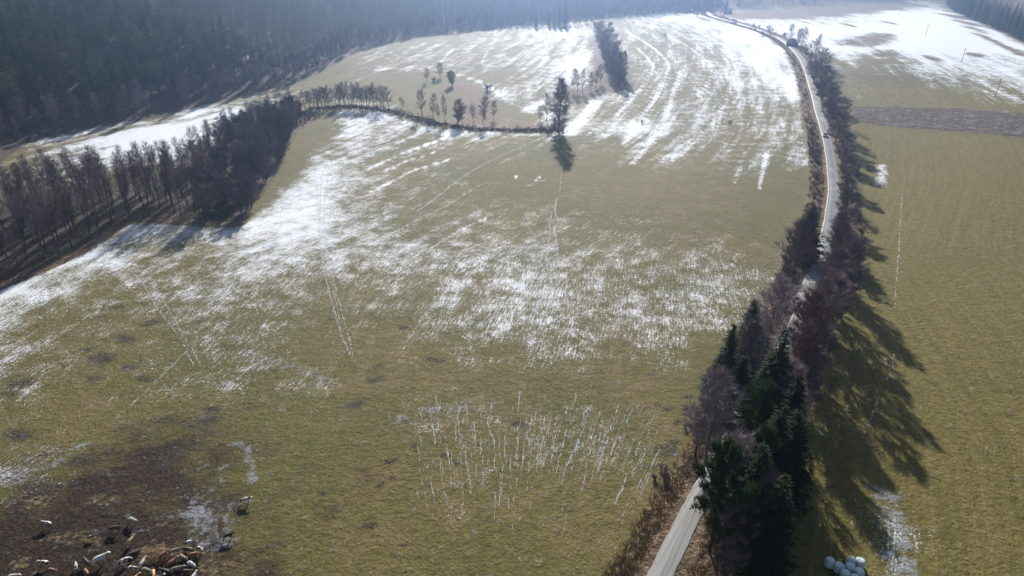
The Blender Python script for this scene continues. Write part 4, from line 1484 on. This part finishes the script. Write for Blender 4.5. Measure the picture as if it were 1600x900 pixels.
# straw heap for the cattle
def straw_heap(px, py, rad, h, label):
    rng = random.Random(int(px))
    b = MB()
    x0, y0 = P(px, py)
    n, m = 28, 9
    ring = []
    for i in range(m + 1):
        f = i / m
        for k in range(n):
            a = 6.283 * k / n
            rr = rad * f * (1 + 0.15 * math.sin(3 * a + px) + 0.1 * math.sin(7 * a))
            b.v.append((rr * math.cos(a) * 1.3, rr * math.sin(a), h * (max(0, math.cos(f * 1.5708)) ** 0.8) - 0.05 * f + rng.uniform(-.05, .05)))
    for i in range(m):
        for k in range(n):
            k2 = (k + 1) % n
            b.f.append((i * n + k, i * n + k2, (i + 1) * n + k2, (i + 1) * n + k))
    for _ in range(900):
        a, f = rng.uniform(0, 6.28), math.sqrt(rng.random())
        p = Vector((rad * f * math.cos(a) * 1.3, rad * f * math.sin(a), h * max(0, math.cos(f * 1.5708)) ** 0.8))
        d = rdir(rng, rng.uniform(0, 6.28), rng.uniform(-.1, .6)) * rng.uniform(.25, .5)
        w = d.cross(UP).normalized() * 0.04
        b.tri(p - w, p + w, p + d)
    o = link('straw_heap', b.mesh('straw_heap', M_STRAW), None, (x0, y0, h1(x0, y0)))
    tag(o, label, 'straw')
M_STRAW = plain('straw', (0.19, 0.13, 0.065), 0.8, 0.5, 3.0, 0.15)
straw_heap(238, 868, 1.5, 0.45, 'loose heap of straw amid the crowded cattle')

# ------------------------------------------------------------------ silage bales
def bale_mesh(seed):
    rng = random.Random(seed)
    b = MB()
    n = 28
    prof = [(0.0, 0.0), (0.45, 0.0), (0.58, 0.05), (0.645, 0.16), (0.66, 0.4), (0.665, 0.62), (0.66, 0.85), (0.64, 1.04), (0.57, 1.15), (0.44, 1.2), (0.2, 1.215), (0.0, 1.22)]
    ph = rng.uniform(0, 6)
    rings = []
    for r, z in prof:
        rings.append([((r * (1 + 0.015 * math.sin(5 * a + ph))) * math.cos(a), r * (1 + 0.015 * math.sin(5 * a + ph)) * math.sin(a),
                       z + 0.02 * math.sin(3 * a + ph) * r) for a in [6.283 * k / n for k in range(n)]])
    b.rings(rings, False)
    return b.mesh('silage_bale', M_WRAP, True)
def wrap_material():
    m, nt, b = new_mat('bale_wrap')
    k = NT(nt)
    tc = k.n('ShaderNodeTexCoord').outputs['Object']
    z = k.sep(tc)[2]
    w = k.n('ShaderNodeTexWave', wave_type='BANDS', bands_direction='Z')
    k.put(w.inputs['Vector'], tc)
    w.inputs['Scale'].default_value = 2.2
    w.inputs['Distortion'].default_value = 3.0
    c = k.mix(w.outputs[1], (0.46, 0.54, 0.55), (0.62, 0.67, 0.66))
    c = k.mix(k.math('MULTIPLY', k.step(k.noise(tc, 3, 4, 0.6), 0.55, 0.75), 0.5), c, (0.30, 0.34, 0.31))
    k.put(b.inputs['Base Color'], c)
    b.inputs['Roughness'].default_value = 0.4
    bp = k.n('ShaderNodeBump')
    bp.inputs['Strength'].default_value = 0.25
    bp.inputs['Distance'].default_value = 0.03
    k.put(bp.inputs['Height'], k.noise(tc, 7, 3))
    k.put(b.inputs['Normal'], bp.outputs[0])
    return m
M_WRAP = wrap_material()
BALES = [bale_mesh(s) for s in (1, 2, 3)]
for i, (px, py, lb) in enumerate([(1295, 884, 'wrapped bale at the left end of the group, in full shade'), (1309, 892, 'shaded wrapped bale with a pointed fold, second from the left'),
                      (1328, 883, 'sunlit white bale at the back, left of a pair'), (1342, 885, 'sunlit white bale at the back, right of a pair'),
                      (1326.5, 893, 'half-lit wrapped bale in the middle of the group'), (1319, 904, 'shaded wrapped bale at the bottom edge'),
                      (1340.5, 901, 'half-lit wrapped bale before the right one of the sunlit pair'), (1334, 911, 'wrapped bale mostly cut off by the bottom edge')]):
    x, y = P(px, py)
    o = link('silage_bale', BALES[i % 3], None, (x, y, h1(x, y)))
    o.rotation_euler = (0, 0, i * 1.3)
    tag(o, lb, 'bale', 'white wrapped silage bales')

# ------------------------------------------------------------------ power poles
M_POLE = plain('pole_wood', (0.12, 0.095, 0.075), 0.85, 0.3, 2)
M_CERAMIC = plain('insulator', (0.25, 0.2, 0.17), 0.3)
def power_pole(px, py, h, label, lean):
    x, y = P(px, py)
    r = link('power_pole', None, None, (x, y, h1(x, y)))
    r.rotation_euler = (0, lean, R(25))
    a = MB()
    a.tube([(0, 0, -0.5), (0, 0, h * 0.5), (0, 0, h)], [0.19, 0.16, 0.12], 10, True)
    link('post', a.mesh('pole_post', M_POLE, False), r)
    c = MB()
    c.box(-1.1, 1.1, 0.13, 0.25, h - 0.75, h - 0.6)
    c.tube([(-0.7, 0.19, h - 0.75), (0, 0.15, h - 1.4)], [0.03, 0.03], 5)
    c.tube([(0.7, 0.19, h - 0.75), (0, 0.15, h - 1.4)], [0.03, 0.03], 5)
    link('crossarm', c.mesh('pole_crossarm', M_POLE), r)
    for k, xx in enumerate((-1.0, 0.0, 1.0)):
        i = MB()
        z0 = h - 0.6 if xx else h
        i.tube([(xx, 0.19 if xx else 0, z0), (xx, 0.19 if xx else 0, z0 + 0.12), (xx, 0.19 if xx else 0, z0 + 0.15), (xx, 0.19 if xx else 0, z0 + 0.3)], [0.03, 0.03, 0.09, 0.05], 8, True)
        link('insulator', i.mesh('pole_insulator', M_CERAMIC), r)
    tag(r, label, 'power pole', 'power poles across the upper right fields')
power_pole(1502, 98, 10, 'wooden power pole where the white field meets the striped stubble', .05)
power_pole(1555, 151, 10, 'nearest wooden power pole, in the striped stubble at right', .05)
power_pole(1446, 56, 10, 'wooden power pole in the middle of the white field', .04)
power_pole(1404, 25, 10, 'farthest wooden power pole at the top of the white field', .03)

# ------------------------------------------------------------------ shed and far house
def gabled(name, px, py, w, d, hw, hr, rot, wall, roof, label, cat, door=True):
    x, y = P(px, py)
    r = link(name, None, None, (x, y, h1(x, y)))
    r.rotation_euler = (0, 0, R(rot))
    a = MB()
    ring = lambda yy: [(-w / 2, yy, -0.3), (w / 2, yy, -0.3), (w / 2, yy, hw), (0, yy, hw + hr), (-w / 2, yy, hw)]
    a.rings([ring(d / 2), ring(-d / 2)])
    link('walls', a.mesh(name + '_walls', wall), r)
    b = MB()
    for s in (-1, 1):
        e, o = w / 2 + 0.45, d / 2 + 0.5
        lo = hw - 0.45 * hr / (w / 2)
        b.rings([[(s * e, -o, lo + .03), (s * 0.001, -o, hw + hr + .03), (s * 0.001, -o, hw + hr + .22), (s * e, -o, lo + .22)],
                 [(s * e, o, lo + .03), (s * 0.001, o, hw + hr + .03), (s * 0.001, o, hw + hr + .22), (s * e, o, lo + .22)]])
    link('roof', b.mesh(name + '_roof', roof), r)
    if door:
        c = MB()
        c.box(-0.5, 0.5, -d / 2 - 0.05, -d / 2 - 0.003, 0, 2.0)
        link('door', c.mesh(name + '_door', M_POLE), r)
        for xx in (-w * 0.3, w * 0.3):
            c = MB()
            c.box(xx - 0.4, xx + 0.4, -d / 2 - 0.05, -d / 2 - 0.003, 1.0, 1.9)
            link('window', c.mesh(name + '_window', M_GLASS), r)
    tag(r, label, cat)
M_GLASS = plain('dark_glass', (0.03, 0.035, 0.04), 0.1, 0.1, 1, 0.5)
M_DARKWOOD = plain('dark_boards', (0.05, 0.042, 0.038), 0.8, 0.3, 3)
M_DARKROOF = plain('dark_roof', (0.06, 0.055, 0.06), 0.7, 0.3, 3)
M_SNOWROOF = plain('snowy_roof', (0.7, 0.73, 0.8), 0.7, 0.1, 1)
M_RENDER = plain('wall_render', (0.4, 0.37, 0.33), 0.8, 0.2, 1)
gabled('shed', 1237, 72, 6.5, 6, 2.4, 3.4, 20, M_DARKWOOD, M_DARKROOF, 'small dark gabled shed under slim trees by the far road', 'shed')
gabled('farmhouse', 1137, 21, 12, 9, 3.0, 3.5, 75, M_RENDER, M_SNOWROOF, 'far hazy house with pale snow-covered roof below the hills', 'house')

# ------------------------------------------------------------------ car and person on the road
def build_car(px, py, label):
    x, y = P(px, py)
    k = min(range(len(ROAD)), key=lambda i: (ROAD[i][0] - x) ** 2 + (ROAD[i][1] - y) ** 2)
    tx, ty = ROAD[k - 1][0] - ROAD[k + 1][0], ROAD[k - 1][1] - ROAD[k + 1][1]
    r = link('car', None, None, (x, y, h1(x, y) + 0.16))
    r.rotation_euler = (0, 0, math.atan2(ty, tx))            # driving towards the camera
    white = plain('car_paint', (0.78, 0.79, 0.8), 0.25, 0.03, 1, 0.5)
    dark = plain('tyre_rubber', (0.02, 0.02, 0.02), 0.8)
    rim = plain('wheel_rim', (0.4, 0.4, 0.42), 0.3)
    lamp = plain('lamp_glass', (0.6, 0.6, 0.58), 0.15)
    # body: a loft of cross-sections from tail to nose
    secs = [(-2.05, .60, .45, .95), (-1.95, .80, .28, 1.0), (-1.4, .86, .25, 1.02), (0, .87, .25, .98), (1.0, .86, .25, .95), (1.7, .82, .26, .84), (2.0, .72, .32, .72), (2.1, .55, .42, .62)]
    b = MB()
    b.rings([[(xx, -w, lo), (xx, w, lo), (xx, w * 1.02, (lo + hi) / 2), (xx, w * .94, hi - .04), (xx, w * .8, hi), (xx, -w * .8, hi), (xx, -w * .94, hi - .04), (xx, -w * 1.02, (lo + hi) / 2)] for xx, w, lo, hi in secs])
    link('body', b.mesh('car_body', white), r)
    c = MB()
    c.rings([[(xx, -w0, .93), (xx2, -w1, z1), (xx2, w1, z1), (xx, w0, .93)] for xx, xx2, w0, w1, z1 in
             [(-1.95, -1.6, .74, .6, 1.44), (-1.2, -1.0, .78, .64, 1.5), (0.1, 0.0, .78, .64, 1.49), (1.05, .3, .74, .6, 1.46)]])
    link('cabin', c.mesh('car_cabin', white), r)
    g = MB()
    g.quad((1.07, -.68, .97), (1.07, .68, .97), (.36, .56, 1.45), (.36, -.56, 1.45))
    link('windscreen', g.mesh('car_windscreen', M_GLASS), r)
    for s in (-1, 1):
        q = MB()
        q.quad((-1.5, s * .795, 1.0), (.75, s * .79, 1.0), (.2, s * .67, 1.42), (-1.3, s * .67, 1.42))
        link('side_window', q.mesh('car_side_window', M_GLASS), r)
        hl = MB()
        hl.box(2.0, 2.09, s * .62 - .12, s * .62 + .12, .55, .68)
        link('headlight', hl.mesh('car_headlight', lamp), r)
    q = MB()
    q.quad((-1.96, -.62, 1.0), (-1.96, .62, 1.0), (-1.66, .52, 1.4), (-1.66, -.52, 1.4))
    link('rear_window', q.mesh('car_rear_window', M_GLASS), r)
    for xx in (-1.3, 1.3):
        for s in (-1, 1):
            w = MB()
            w.tube([(xx, s * .68, .3), (xx, s * .88, .3)], [.31, .31], 18, True)
            wo_ = link('wheel', w.mesh('car_tyre', dark), r)
            h = MB()
            h.tube([(xx, s * .882, .3), (xx, s * .892, .3)], [.2, .18], 12, True)
            link('rim', h.mesh('car_rim', rim), wo_)
    tag(r, label, 'car')
build_car(1288.5, 213, 'small white car with dark windscreen driving on the road')

def build_person(px, py):
    x, y = P(px, py)
    cloth = plain('dark_clothes', (0.03, 0.032, 0.045), 0.8)
    J = [((0, 0, .95), (.15, .11)), ((0, 0, 1.2), (.15, .11)), ((0, 0, 1.42), (.16, .1)), ((0, 0, 1.52), .06), ((0, .01, 1.66), (.085, .1)), ((0, .0, 1.75), .07)]
    B = [(0, 1), (1, 2), (2, 3), (3, 4), (4, 5)]
    for s in (-1, 1):
        b = len(J)
        J += [((s * .2, 0, 1.4), .06), ((s * .26, .02, 1.12), .05), ((s * .25, .1, .88), .04), ((s * .25, .13, .8), .035)]
        B += [(2, b), (b, b + 1), (b + 1, b + 2), (b + 2, b + 3)]
        b = len(J)
        J += [((s * .1, 0, .86), .1), ((s * .11, .03 * s, .48), .065), ((s * .11, .06 * s, .09), .05), ((s * .12, .06 * s + .14, .04), .04)]
        B += [(0, b), (b, b + 1), (b + 1, b + 2), (b + 2, b + 3)]
    o = link('person', skin('person', J, B, cloth), None, (x, y, h1(x, y) + 0.15))
    o.rotation_euler = (0, 0, R(-60))
    tag(o, 'person in dark clothing walking on the road beside the white car', 'person')
build_person(1293, 208)
